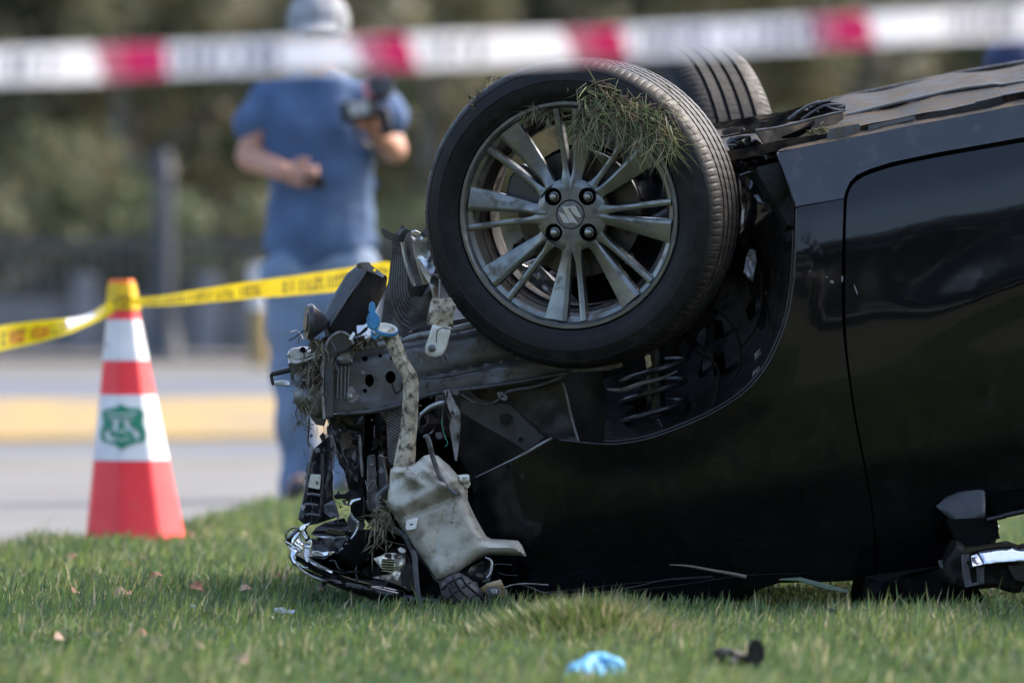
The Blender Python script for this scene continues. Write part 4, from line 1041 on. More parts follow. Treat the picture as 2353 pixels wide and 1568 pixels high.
panel('grille_bar', L(Z4, (300, 1255), (340, 1270), (420, 1320), (540, 1380), (530, 1398), (450, 1370), (330, 1325), (300, 1290)), lambda x, y: 11.985 + (1310 - y) * .0006, .02, M['silver'], CAR, pillow=(.008, 5), grid=6)
panel('grille_bar', L(Z4, (290, 1290), (330, 1335), (420, 1370), (580, 1420), (800, 1490), (1000, 1520), (1180, 1548), (1180, 1568), (900, 1560), (600, 1470), (400, 1400), (300, 1350)), 11.995, .03, M['gloss'], CAR, pillow=(.008, 6), grid=8)
ptube('bonnet_edge', L(Z3, (235, 1175), (300, 1235), (400, 1285), (520, 1312), (640, 1345), (800, 1372), (930, 1392), (1100, 1420)), 11.975, [2, 2.5, 2.5, 3, 3, 3, 2.5, 2], M['silver'], CAR)
panel('bonnet', L(Z3, (200, 1110), (225, 1150), (300, 1215), (420, 1262), (600, 1300), (760, 1330), (1000, 1385), (1300, 1420), (1320, 1475), (1180, 1482), (1000, 1472), (850, 1445), (700, 1405), (540, 1350), (400, 1285), (290, 1220), (225, 1165)), lambda x, y: 11.98 + .0003 * (x - 700) * 0, .006, M['paint'], CAR, pillow=(.012, 12), grid=8, rough=.004)
panel('lamp_backing', L(Z4, (330, 1250), (600, 1200), (960, 1100), (1180, 1150), (1260, 1400), (1250, 1545), (1000, 1520), (700, 1440), (420, 1350)), 12.10, .05, M['plastic'], CAR, rough=.03, grid=14, seed=22)
# underside-down bonnet sheet that runs across to the far side
loft('bonnet_skin', [[(680, 1275, 11.99), (800, 1340, 11.99), (1000, 1388, 11.99), (1300, 1398, 12.0), (1500, 1394, 12.0), (1690, 1385, 12.0)],
                     [(700, 1265, 12.4), (820, 1320, 12.4), (1000, 1368, 12.4), (1300, 1376, 12.4), (1500, 1374, 12.4), (1690, 1368, 12.4)],
                     [(745, 1255, 13.0), (850, 1300, 13.0), (1020, 1335, 13.0), (1300, 1340, 13.0), (1500, 1336, 13.0), (1690, 1332, 13.0)],
                     [(830, 1245, 13.5), (900, 1280, 13.5), (1040, 1310, 13.5), (1300, 1318, 13.5), (1500, 1316, 13.5), (1690, 1310, 13.5)]], .012, M['paint'], CAR, rough=.01)

# bright torn bracket with louvres
GB = empty('louvred_bracket', P(920, 1300, 11.97), CAR)
panel('bracket_plate', L(Z3, (800, 1140), (850, 1120), (890, 1100), (940, 1098), (985, 1108), (1036, 1132), (1032, 1190), (1005, 1235), (1000, 1262), (1020, 1310), (1036, 1352), (1000, 1340), (940, 1320), (860, 1290), (790, 1275), (860, 1262), (935, 1250), (900, 1238), (860, 1215)), lambda x, y: 11.99 + (1310 - y) * .0005, .006, M['gold'], GB, rough=.022, grid=6, seed=24, bevel=.001)
for i in range(5):
    y = 1142 + i * 18
    panel('louvre', L(Z3, (858, y), (948, y + 5), (946, y + 15), (866, y + 11)), 11.985, .012, M['plastic'], GB)
    ptube('louvre_edge', L(Z3, (856, y + 13), (948, y + 18)), 11.98, 1.3, M['chrome'], GB, sub=1, seg=6)
panel('bracket_slot', L(Z3, (880, 1108), (925, 1104), (928, 1130), (884, 1134)), 11.99, .012, M['plastic'], GB)
panel('bracket_ear', L(Z3, (975, 1070), (995, 1058), (1028, 1075), (1035, 1090), (1010, 1100), (985, 1090)), 11.97, .01, M['bottle_clean'], GB, pillow=(.003, 3))
panel('round_cover', circ(*Z3(1062, 1275), 20, 32, n=24), 11.98, .03, M['plastic'], CAR, pillow=(.01, 14))
# hoses
ptube('hose', L(Z3, (908, 618), (872, 648), (842, 680), (830, 720), (838, 765), (858, 800), (866, 840), (880, 872), (910, 905), (950, 930), (1000, 955), (1035, 985), (1055, 1030), (1075, 1080)), 11.985, [4.5, 5, 5.5, 6, 6, 6.5, 6.5, 6.5, 6.5, 6.5, 7, 7, 7, 6], M['rubber'], CAR)
for i_ in ((838, 770), (870, 845), (950, 930), (1035, 985)):
    x, y = Z3(*i_); panel('hose_clamp', circ(x, y, 7.5, 7.5, n=12), 11.978, .012, M['grey_plastic'], CAR, bevel=.001)
ptube('strap', L(Z3, (1075, 1080), (1095, 1120), (1102, 1200), (1110, 1300), (1122, 1420), (1128, 1475)), 11.965, [5, 7, 6, 6, 6.5, 7], M['grey_plastic'], CAR, flat=.3)
ptube('strap', L(Z3, (730, 690), (732, 760), (728, 840), (733, 885)), 12.0, 1.1, M['plastic'], CAR)
ptube('strap', L(Z3, (1040, 1050), (1120, 1120), (1200, 1220), (1270, 1300)), 11.985, 3, M['plastic'], CAR)

# corrugated air duct on the grass
AD = empty('air_duct', P(1060, 1370, 12.0), CAR)
def ad_Y(x, y): return 11.955 + ((x - 1045) ** 2 + (y - 1350) ** 2) * .000006
panel('duct_body', L(Z3, (1272, 1315), (1330, 1272), (1410, 1238), (1480, 1275), (1550, 1340), (1600, 1410), (1620, 1500), (1500, 1530), (1400, 1495), (1300, 1425), (1285, 1370)), ad_Y, .06, M['grey_plastic'], AD, grid=8, pillow=(.02, 14))
for pts in ([(1320, 1285), (1345, 1350), (1400, 1425), (1490, 1500)], [(1375, 1258), (1400, 1320), (1460, 1400), (1560, 1490)], [(1435, 1255), (1460, 1310), (1520, 1370), (1600, 1440)],
            [(1285, 1365), (1350, 1310), (1440, 1270)], [(1310, 1440), (1400, 1375), (1500, 1310)], [(1400, 1500), (1480, 1440), (1570, 1375)]):
    ptube('duct_rib', [Z3(*p) + (ad_Y(*Z3(*p)) - .021,) for p in pts], 0, 2.6, M['plastic'], AD)
for i in range(7):
    ptube('duct_groove', [Z3(1335 + i * 8, 1310 - i * 5) + (11.925,), Z3(1372 + i * 8, 1365 - i * 5) + (11.925,)], 0, .8, M['plastic'], AD, sub=1, seg=5)
panel('duct_end', L(Z3, (1410, 1240), (1500, 1200), (1600, 1150), (1650, 1180), (1640, 1300), (1560, 1360), (1500, 1300)), 12.0, .05, M['plastic'], AD, rough=.03, grid=9)
ptube('duct_edge', L(Z3, (1605, 1130), (1650, 1160), (1645, 1240), (1615, 1280)), 11.97, [2, 3, 3, 2], M['silver'], AD)
panel('connector', L(Z3, (1618, 1350), (1690, 1345), (1722, 1375), (1705, 1410), (1650, 1420), (1612, 1395)), 11.96, .03, M['grey_plastic'], CAR, bevel=.003, holes=[circ(*Z3(1665, 1385), 4, 3, n=8)])
panel('connector_cap', L(Z3, (1640, 1362), (1690, 1360), (1696, 1395), (1650, 1400)), 11.95, .012, M['iron_light'], CAR, bevel=.002)
panel('debris_plate', L(Z3, (1560, 1380), (1620, 1400), (1720, 1420), (1760, 1480), (1740, 1560), (1560, 1560), (1480, 1530)), 11.98, .03, M['plastic'], CAR, rough=.03, grid=10)
for i, pts in enumerate([[(1660, 1190), (1700, 1180), (1800, 1185)], [(1740, 1350), (1800, 1330), (1900, 1320), (2060, 1330)], [(1860, 1330), (1930, 1345), (2010, 1380), (2075, 1385)], [(1760, 1360), (1760, 1400)], [(1700, 1240), (1760, 1260), (1840, 1260)]]):
    ptube('loose_wire', L(Z3, *pts), 11.97, 1.8 - .2 * i, M['iron_light'] if i % 2 else M['gloss'], CAR)
ptube('body_seam', [(1270, 1372), (1400, 1360), (1550, 1345), (1700, 1322), (1850, 1316)], 12.03, [1, 1.6, 1.6, 1, .6], M['liner'], CAR)
ptube('lower_trim', [(1230, 1362), (1330, 1352), (1440, 1340), (1560, 1330), (1640, 1326)], 11.99, 1.2, M['liner'], CAR)

# ------------------------------------------------------------------ floor of the car, facing the sky
sl = lambda x, d: (x, sill_y(x) + d)
top = [(1617 + 0, 285), (1700, 272), (1810, 268), (1902, 231), (1981, 214), (2106, 188), (2217, 165), (2352, 142), (2800, 60), (3400, -60), (4400, -260)]
l2 = [(1617, 320), (1700, 305), (1810, 292), (1938, 267), (2043, 241), (2191, 208), (2280, 195), (2352, 188), (2800, 108), (3400, -10), (4400, -205)]
l3 = [(1617, 350), (1700, 340), (1900, 307), (1994, 287), (2102, 266), (2240, 236), (2300, 222), (2352, 211), (2800, 132), (3400, 15), (4400, -180)]
loft('floor_pan', [[p + (12.14,) for p in l3], [(p[0], p[1] + 4, 12.24) for p in l3], [(p[0], p[1] - 2 + 0, 12.50) for p in l2]], .02, M['floorpan'], CAR, rough=.008)
loft('floor_pan', [[(p[0], p[1], 12.46) for p in l2], [(p[0], p[1] + 6, 12.60) for p in l2], [(p[0], p[1] + 10, 13.0) for p in top], [(p[0], p[1] + 0, 13.35) for p in top]], .02, M['floorpan'], CAR, rough=.014, seed=3)
ptube('floor_ridge', [(p[0], p[1], 12.46) for p in l2[3:]], 0, 4.5, M['underseal'], CAR)
ptube('floor_ridge', [(p[0], p[1], 13.35) for p in top[3:]], 0, 4.5, M['underseal'], CAR)
ptube('floor_ridge', [(p[0], p[1] + 1, 12.13) for p in l3[5:]], 0, 3.0, M['plastic'], CAR)
# pinch flange pieces between sill and floor
loft('sill_top', [[(1785, 350, 12.095), (1850, 338, 12.09), (1950, 317, 12.085), (2060, 297, 12.08), (2240, 262, 12.07), (2352, 240, 12.06), (2800, 160, 12.0), (4050, -75, 11.9)],
                  [(1800, 338, 12.15), (1850, 326, 12.15), (1950, 306, 12.15), (2060, 284, 12.14), (2240, 250, 12.14), (2352, 228, 12.13), (2800, 146, 12.1), (4050, -88, 12.0)],
                  [(1810, 336, 12.20), (1850, 322, 12.20), (1950, 300, 12.20), (2060, 278, 12.2), (2240, 244, 12.2), (2352, 222, 12.2), (2800, 140, 12.15), (4050, -92, 12.1)]], .01, M['floorpan'], CAR, rough=.003)
panel('pinch_flange', L(ZU, (880, 680), (1085, 642), (1095, 670), (1092, 740), (900, 775), (860, 740)), 12.12, .005, M['underseal'], CAR)
panel('pinch_flange', L(ZU, (1150, 655), (1478, 585), (1480, 612), (1390, 630), (1150, 690)), 12.13, .005, M['underseal'], CAR)
panel('jacking_slot', L(ZU, (1580, 570), (2092, 455), (2098, 520), (1900, 556), (1480, 650), (1480, 618)), 12.125, .006, M['plastic'], CAR)
# folded sub-frame arms and brackets behind the tyre
panel('subframe_arm', L(ZU, (355, 690), (480, 668), (620, 640), (800, 590), (960, 555), (985, 560), (985, 605), (930, 640), (850, 660), (760, 695), (690, 750), (630, 815), (560, 835), (470, 870), (430, 800)), lambda x, y: 12.24 + (y - 300) * -.0008, .025, M['floorpan'], CAR, holes=[L(ZU, (545, 735), (640, 700), (765, 645), (740, 690), (640, 750), (560, 800), (535, 790))], grid=9, rough=.008, seed=30, bevel=.002)
ptube('subframe_edge', L(ZU, (360, 690), (480, 676), (620, 646), (800, 598), (965, 560)), 12.2, 3, M['underseal'], CAR)
panel('subframe_hollow', L(ZU, (530, 720), (780, 640), (760, 720), (560, 820)), 12.30, .02, M['void'], CAR)
panel('bent_arm', L(ZU, (580, 610), (640, 560), (720, 510), (810, 478), (870, 473), (890, 490), (960, 500), (990, 515), (990, 555), (900, 560), (800, 590), (680, 620), (600, 630)), lambda x, y: 12.36 + .012 * math.sin((x + y * 2) * .09), .02, M['plastic'], CAR, grid=8, rough=.012, seed=31)
for pts in ([(590, 612), (660, 560), (760, 505), (880, 482)], [(680, 615), (760, 560), (850, 515), (960, 508)], [(860, 520), (920, 545), (985, 550)]):
    ptube('bent_arm_edge', L(ZU, *pts), 12.34, 3, M['grey_plastic'], CAR)
panel('subframe', L(ZU, (130, 690), (200, 660), (360, 620), (580, 570), (600, 630), (480, 670), (360, 700), (240, 720), (170, 760), (140, 740)), 12.5, .06, M['floorpan'], CAR, rough=.02, grid=9, seed=32)
panel('subframe_far', L(ZU, (60, 640), (350, 590), (560, 560), (860, 470), (880, 500), (600, 600), (300, 660), (60, 700)), 12.9, .06, M['floorpan'], CAR, rough=.02, grid=12)
panel('clip_bracket', L(ZU, (155, 768), (185, 740), (230, 728), (325, 725), (335, 765), (365, 750), (400, 775), (430, 830), (440, 900), (425, 930), (360, 960), (280, 980), (220, 960), (205, 880), (170, 800)), 12.17, .03, M['gloss'], CAR, rough=.03, grid=8, seed=33)
for pts in ([(165, 795), (230, 790)], [(300, 830), (370, 835)], [(205, 745), (250, 732), (320, 728)], [(330, 768), (355, 752)], [(255, 885), (330, 865), (420, 860)]):
    ptube('bracket_glint', L(ZU, *pts), 12.155, 3.0, M['grey_plastic'], CAR)
panel('grommet', circ(*ZU(268, 690), 6, 6, n=10), 12.42, .02, M['plastic'], CAR, bevel=.002)

# engine, gearbox and far side: solid masses inside the bay
def lump(name, pts, Y, th, m, seed):
    return panel(name, pts, Y, th, m, CAR, rough=.06, grid=24, seed=seed, step=30)
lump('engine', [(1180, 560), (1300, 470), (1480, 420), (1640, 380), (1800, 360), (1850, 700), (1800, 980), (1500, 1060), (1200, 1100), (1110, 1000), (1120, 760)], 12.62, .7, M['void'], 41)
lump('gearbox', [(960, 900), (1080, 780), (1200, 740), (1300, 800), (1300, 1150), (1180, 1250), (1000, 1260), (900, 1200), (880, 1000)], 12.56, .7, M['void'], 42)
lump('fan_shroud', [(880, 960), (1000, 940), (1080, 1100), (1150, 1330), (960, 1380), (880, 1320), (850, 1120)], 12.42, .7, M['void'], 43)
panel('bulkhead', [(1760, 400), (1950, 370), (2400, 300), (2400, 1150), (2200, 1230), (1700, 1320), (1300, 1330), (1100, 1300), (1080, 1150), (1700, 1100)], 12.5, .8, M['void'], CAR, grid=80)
lump('suspension', [(1380, 420), (1500, 380), (1680, 360), (1700, 500), (1600, 640), (1400, 600)], 12.35, .3, M['plastic'], 44)
for i, (a_, b_) in enumerate([((1130, 700), (1400, 560)), ((1200, 620), (1450, 500)), ((1180, 640), (1260, 700)), ((1400, 560), (1640, 420))]):
    ptube('suspension_arm', [a_, ((a_[0] + b_[0]) / 2, (a_[1] + b_[1]) / 2 + 12), b_], 12.27 + .02 * i, [14, 17, 14], M['iron'], CAR)
ptube('drive_shaft', [(1330, 490, 12.15), (1380, 500, 12.5), (1400, 500, 12.9)], 0, 22, M['plastic'], CAR)
panel('knuckle_casting', [(1185, 600), (1240, 610), (1300, 660), (1335, 700), (1300, 708), (1230, 665), (1190, 640)], 12.2, .05, M['silver'], CAR, rough=.03, grid=9)
panel('far_wing', [(1000, 800), (1500, 700), (1750, 640), (1760, 900), (1500, 1150), (1000, 1200), (900, 1100)], 13.45, .01, M['paint'], CAR, grid=80)
loft('far_side', [[(p[0], p[1] + 4, 13.40) for p in top[4:]], [(p[0], p[1] + 200, 13.46) for p in top[4:]], [(p[0], p[1] + 620, 13.42) for p in top[4:]]], .01, M['paint'], CAR)

# crushed cabin: pillar, windscreen, roof on the grass
panel('windscreen_pillar', [(2262, 1180), (2290, 1188), (2294, 1215), (2286, 1250), (2240, 1330), (2220, 1400), (2120, 1405), (2000, 1392), (2010, 1330), (2150, 1310)], 12.08, .06, M['void'], CAR, rough=.02, grid=16)  # near-black material carries the shadow under the cabin
panel('windscreen', [(1960, 1330), (2270, 1200), (2262, 1300), (2200, 1400), (1960, 1400), (1955, 1360)], 12.35, .02, M['void'], CAR, grid=40)  # near-black instead of glass, for the shadow under the cabin
panel('sail_panel', L(ZM, (262, 350), (380, 250), (520, 190), (640, 155), (760, 150), (800, 160), (798, 460), (700, 520), (640, 600), (520, 560), (400, 480)), lambda x, y: body_Y(x, y) - .012 - (y - 1150) * .0006, .006, M['plastic2'], CAR, grid=8, pillow=(.004, 8))
ptube('window_seal', [(2268, 1194, 11.985), (2310, 1184, 11.98), (2352, 1174, 11.975), (2800, 1084, 11.95)], 0, 6, M['plastic'], CAR)
panel('sill_tab', L(ZM, (848, 485), (890, 482), (915, 500), (930, 545), (958, 580), (950, 596), (900, 575), (862, 550)), 12.1, .02, M['silver'], CAR, bevel=.003, pillow=(.004, 4))
loft('roof', [[(2330, 1400, 12.15), (2700, 1404, 12.1), (3300, 1404, 12.1), (4300, 1396, 12.1)], [(2300, 1370, 12.7), (2700, 1376, 12.7), (3300, 1380, 12.7), (4300, 1370, 12.7)], [(2330, 1350, 13.3), (2700, 1352, 13.3), (3300, 1352, 13.3), (4300, 1346, 13.3)]], .03, M['paint'], CAR)
panel('middle_pillar', [(3200, 1000), (3300, 980), (3340, 1400), (3240, 1405)], 12.02, .05, M['plastic'], CAR)

# door mirror lying folded under the sill
MR = empty('door_mirror', P(2290, 1330, 11.9), CAR)
MR['label'] = 'broken door mirror hanging below the window line with its clear lamp strip'
panel('mirror_shell', L(ZM, (430, 780), (470, 720), (520, 740), (600, 800), (700, 790), (900, 770), (1080, 745), (1180, 790), (1300, 760), (1400, 900), (1420, 1150), (1300, 1280), (1100, 1300), (900, 1240), (700, 1260), (560, 1260), (420, 1220), (330, 1130), (340, 1000), (380, 900)), 11.92, .09, M['liner'], MR, pillow=(.02, 14), grid=9, rough=.008)
panel('mirror_edge', L(ZM, (600, 800), (720, 792), (900, 770), (1080, 745), (1180, 780), (1180, 800), (1080, 768), (900, 800), (720, 830), (560, 870)), 11.885, .012, M['gloss'], MR, pillow=(.004, 3))
panel('lamp_strip', L(ZM, (722, 850), (850, 825), (1000, 805), (1110, 796), (1160, 815), (1320, 825), (1330, 960), (1180, 955), (1000, 965), (880, 978), (790, 988)), lambda x, y: 11.850 + (1300 - y) * .0008, .014, M['mirror'], MR, bevel=.002, pillow=(.004, 5), grid=5)
panel('lamp_strip_end', L(ZM, (640, 895), (716, 866), (782, 985), (700, 1000), (660, 1010), (650, 960)), lambda x, y: 11.852 + (1300 - y) * .0008, .012, M['chrome'], MR, bevel=.001, rough=.012, grid=4)
panel('lamp_housing', L(ZM, (540, 880), (620, 860), (640, 1010), (790, 1000), (790, 1195), (700, 1215), (580, 1240), (550, 1100)), 11.89, .03, M['grey_plastic'], MR, bevel=.003, holes=[L(ZM, (630, 1020), (700, 1020), (712, 1180), (650, 1190))])
for i in range(5):
    ptube('lamp_rib', L(ZM, (645 + i * 3, 1030 + i * 32), (665 + i * 2, 1050 + i * 32)), 11.905, 1.4, M['silver'], MR, sub=1, seg=5)
panel('housing_edge', L(ZM, (705, 1010), (785, 1005), (788, 1190), (740, 1200), (725, 1120)), 11.882, .01, M['rubber'], MR, bevel=.002)
for k_ in (0, 1):
    ptube('mirror_ring', L(ZM, (300 + 24 * k_, 940), (298 + 22 * k_, 970), (318 + 18 * k_, 1010), (345 + 8 * k_, 1036)), 11.92, 2.2, M['grey_plastic'], MR)
panel('mirror_foot', L(ZM, (380, 500), (900, 470), (960, 700), (700, 790), (500, 760)), 11.99, .08, M['void'], MR)
panel('mirror_cap', L(ZM, (1040, 1000), (1300, 980), (1400, 1150), (1300, 1200), (1120, 1150)), 11.88, .02, M['plastic'], MR, pillow=(.01, 10))

panel('nose_highlight', L(Z4, (205, 1045), (245, 1040), (262, 1100), (300, 1130), (335, 1135), (340, 1170), (290, 1160), (240, 1140), (205, 1120)), lambda x, y: 11.985 + (1260 - y) * .0010, .01, M['chrome'], CAR, grid=5, rough=.012, pillow=(.004, 5))  # bright facets added in place of white highlights on the glossy nose
panel('nose_highlight', L(Z4, (158, 1165), (215, 1170), (262, 1198), (232, 1218), (207, 1240), (215, 1288), (262, 1328), (226, 1330), (182, 1290), (163, 1230)), lambda x, y: 11.975 + (1275 - y) * .0010, .01, M['chrome'], CAR, grid=5, rough=.012, pillow=(.005, 5))
panel('nose_highlight', L(Z4, (292, 1170), (330, 1185), (335, 1230), (310, 1262), (325, 1300), (300, 1290), (285, 1240)), lambda x, y: 11.975 + (1275 - y) * .0010, .01, M['silver'], CAR, grid=5, rough=.012)

# loose wires, torn strips and splinters tangled through the open front
r = random.Random(77)
for i in range(46):
    x = r.uniform(690, 1040); y = r.uniform(960, 1350) if i % 3 else r.uniform(770, 960)
    if x > 860 and 1040 < y: x = r.uniform(700, 880)
    Yd = r.uniform(12.02, 12.2); pts = [(x, y, Yd)]; a = r.uniform(0, 6.28); ln = r.uniform(12, 34)
    for k_ in range(3):
        a += r.gauss(0, .8); pts.append((pts[-1][0] + ln * math.cos(a) * .7, pts[-1][1] + ln * math.sin(a), Yd + r.uniform(-.02, .02)))
    ptube('loose_wire', pts, 0, r.choice([.7, 1, 1.4, 2.2]), M[r.choice(['plastic', 'plastic2', 'rubber', 'iron_light', 'plastic2', 'iron'])], CAR, seg=6)
for i in range(30):
    x = r.uniform(690, 880); y = r.uniform(980, 1340); q = r.uniform(5, 15); n_ = r.randint(4, 6)
    o_ = [(x + q * r.uniform(.4, 1.2) * math.cos(6.28 * t / n_) * .7, y + q * r.uniform(.5, 1.5) * math.sin(6.28 * t / n_)) for t in range(n_)]
    sl_ = r.uniform(-.0012, .0012); Yd = r.uniform(12.04, 12.2)
    panel('splinter', o_, lambda a, b, sl_=sl_, Yd=Yd, y=y: Yd + (y - b) * sl_, .004, M[r.choice(['plastic2', 'plastic2', 'iron', 'gloss', 'grey_plastic', 'iron_light'])], CAR)

panel('undercar_shade', [(1990, 1325), (2160, 1300), (2230, 1330), (2280, 1395), (2100, 1408), (1980, 1402)], 12.02, .05, M['void'], CAR, rough=.02, grid=16)  # near-black sheet standing in for the shadow under the car

# torn liner, arms and hoses filling the wheel-house behind the tyre
for i in range(26):
    a = r.uniform(-1.1, 1.5); rr = r.uniform(150, 330)
    x = 1430 + rr * math.cos(a); y = 640 + rr * math.sin(a) + 30
    if math.hypot(x - 1430, y - 640) > 335: continue
    q = r.uniform(14, 40); n_ = r.randint(5, 7)
    o_ = [(x + q * r.uniform(.5, 1.2) * math.cos(6.28 * t / n_) * .6, y + q * r.uniform(.6, 1.6) * math.sin(6.28 * t / n_)) for t in range(n_)]
    Yd = liner_Y(x, y) - r.uniform(.02, .06); sl_ = r.uniform(-.0015, .0015)
    panel('liner_scrap', o_, lambda a_, b_, sl_=sl_, Yd=Yd, y=y: Yd + (y - b_) * sl_, .006, M[r.choice(['liner', 'plastic', 'plastic', 'plastic2'])], CAR, grid=10, rough=.02, seed=i)
for pts, q, m_ in (([(1640, 700), (1690, 760), (1700, 840), (1660, 900)], 3, 'liner'), ([(1720, 560), (1750, 640), (1740, 740), (1700, 800)], 3, 'liner'), ([(1600, 800), (1650, 850), (1640, 930)], 4, 'liner')):
    ptube('brake_hose', pts, 12.2, q, M[m_], CAR)

# ================================================================== PEOPLE
def blob_mesh(parts, voxel, disp=0, dscale=8, seed=0, smooth_it=4):
    """one continuous skin over tapered capsules [(a, ra, b, rb[, squash y])]"""
    bm = bmesh.new()
    for p in parts:
        a, ra, b, rb = Vector(p[0]), p[1], Vector(p[2]), p[3]
        sq = p[4] if len(p) > 4 else 1
        t = bmesh.new()
        for c, r_ in ((a, ra), (b, rb)):
            for i in range(9):
                ph = math.pi * i / 8
                for j in range(12):
                    th = 2 * math.pi * j / 12
                    t.verts.new(c + Vector((math.sin(ph) * math.cos(th), math.sin(ph) * math.sin(th) * sq, math.cos(ph))) * r_)
        bmesh.ops.remove_doubles(t, verts=t.verts, dist=1e-5)
        h = bmesh.ops.convex_hull(t, input=t.verts)
        bmesh.ops.delete(t, geom=[g for g in h['geom_interior'] if isinstance(g, bmesh.types.BMVert)], context='VERTS')
        me = bpy.data.meshes.new('tmp'); t.to_mesh(me); t.free(); bm.from_mesh(me); bpy.data.meshes.remove(me)
    me = bpy.data.meshes.new('tmp'); bm.to_mesh(me); bm.free()
    o = bpy.data.objects.new('tmp', me); COL.objects.link(o)
    m = o.modifiers.new('r', 'REMESH'); m.mode = 'VOXEL'; m.voxel_size = voxel
    m = o.modifiers.new('s', 'SMOOTH'); m.factor = .5; m.iterations = smooth_it
    dg = bpy.context.evaluated_depsgraph_get()
    out = bpy.data.meshes.new_from_object(o.evaluated_get(dg))
    bpy.data.objects.remove(o); bpy.data.meshes.remove(me)
    if disp:
        for v in out.vertices:
            q = Vector(v.co) * dscale
            n_ = noise.noise(q + Vector((seed, 0, 0))) * disp
            v.co += Vector(v.normal) * n_
    out.shade_smooth()
    return out

def put(name, me, m, parent, org):
    me.transform(Matrix.Translation(-org)); me.materials.clear(); me.materials.append(m)
    o = bpy.data.objects.new(name, me); COL.objects.link(o)
    if parent is not None: o.parent = parent
    else: o.location = org
    ORIG[o.name] = org
    return o

def hand(wrist, d, side, curl, r0=.011):
    """palm, four unequal bent fingers and a thumb; d = direction of the hand, side = thumb side"""
    d = Vector(d).normalized(); s = Vector(side); s = (s - d * s.dot(d)).normalized(); n = d.cross(s)
    if n.dot(Vector(curl)) < 0: n = -n
    w = Vector(wrist); out = [(w, .026, w + d * .045, .03, .8)]
    for i, ln in enumerate((.07, .08, .075, .058)):
        b = w + d * .078 + s * (.030 - i * .020)
        out.append((w + d * .03 + s * (.022 - i * .015), .017, b, .012))
        k1 = b + (d * .8 + n * .5).normalized() * ln * .45
        k2 = k1 + (d * .2 + n * .95).normalized() * ln * .32
        k3 = k2 + (-d * .4 + n * .8).normalized() * ln * .26
        out += [(b, .0115, k1, .010), (k1, .010, k2, .009), (k2, .009, k3, .0078)]
    t0 = w + d * .02 + s * .024; t1 = t0 + (s * .7 + d * .6 + n * .4).normalized() * .038; t2 = t1 + (d * .8 + n * .5).normalized() * .03
    out += [(t0, .016, t1, .012), (t1, .012, t2, .010)]
    return out

YM = 20.7
def Q(x, y, dy=0): return P(x, y, YM + dy)
man = empty('person', (P(740, 784, YM).x, YM, 0))
tag(man, 'standing man in grey cap, blue T-shirt and jeans holding a phone and a black camera', 'person')
# body: legs, torso, arms, neck, head
hL = Q(655, 395, -.24) ; hR = Q(862, 300, -.26)
hip = Q(738, 600); 
ankL = Q(688, 1100, .05); ankR = Q(800, 1108, -.05)
parts = [(Q(738, 600), .15, Q(738, 500), .155, .75), (Q(738, 500), .15, Q(735, 290), .175, .7), (Q(735, 290), .16, Q(735, 235), .14, .7),
         (Q(735, 235), .08, Q(735, 190), .065), (Q(735, 200), .055, Q(733, 150, -.02), .055),
         (Q(625, 240), .055, Q(735, 250), .09, .9), (Q(848, 238), .055, Q(735, 250), .09, .9),
         (Q(688, 620), .10, Q(676, 850, .02), .07), (Q(676, 850, .02), .065, ankL, .043), (ankL, .042, ankL + Vector((-.01, -.14, -.045)), .035),
         (Q(790, 620), .10, Q(800, 850, -.04), .07), (Q(800, 850, -.04), .065, ankR, .043), (ankR, .042, ankR + Vector((.02, -.14, -.045)), .035),
         (Q(606, 240), .048, Q(572, 360, -.02), .047), (Q(572, 362, -.02), .046, hL, .032),
         (Q(864, 238), .048, Q(905, 345, -.02), .047), (Q(905, 345, -.02), .046, hR, .032)]
hL2 = hL; 
parts += hand(hL, (.95, -.15, -.25), (0, .3, 1), (.3, -1, .1))
parts += hand(hR, (-.35, -.2, .95), (-1, -.3, 0), (-.5, -.5, .3))
# head: skull, jaw, nose, ears, brow
hc = Q(731, 78, -.03)
parts += [(hc + Vector((0, .02, .02)), .098, hc + Vector((0, .0, -.02)), .09, 1.05), (hc + Vector((0, -.03, -.06)), .07, hc + Vector((0, -.055, -.10)), .045),
          (hc + Vector((0, -.10, -.01)), .010, hc + Vector((0, -.122, -.045)), .016), (hc + Vector((-.03, -.09, .0)), .014, hc + Vector((.03, -.09, .0)), .014),
          (hc + Vector((-.101, .0, -.01)), .014, hc + Vector((-.103, .0, -.045)), .012), (hc + Vector((.101, .0, -.01)), .014, hc + Vector((.103, .0, -.045)), .012),
          (hc + Vector((-.022, -.10, -.078)), .007, hc + Vector((.022, -.10, -.078)), .007), (hc + Vector((-.018, -.10, -.09)), .008, hc + Vector((.018, -.10, -.09)), .008)]
body = put('body', blob_mesh(parts, .008), M['skin'], man, ORIG[man.name])
for s in (-1, 1):
    e = hc + Vector((.032 * s, -.097, -.022))
    put('eye', blob_mesh([(e, .011, e + Vector((.001, 0, 0)), .011)], .003, smooth_it=1), M['device'], man, ORIG[man.name])
shirt = [(Q(738, 565), .185, Q(738, 480), .19, .78), (Q(738, 480), .19, Q(735, 300), .200, .72), (Q(735, 300), .195, Q(735, 235), .155, .72),
         (Q(735, 250), .13, Q(735, 216), .075, .9), (Q(618, 232), .075, Q(735, 240), .12, .9), (Q(855, 230), .075, Q(735, 240), .12, .9),
         (Q(612, 228), .068, Q(576, 284, -.01), .070), (Q(862, 226), .068, Q(898, 282, -.01), .067),
         (Q(640, 560), .06, Q(835, 560), .06, .9)]
put('shirt', blob_mesh(shirt, .014, .036, 7, 3), M['shirt'], man, ORIG[man.name])
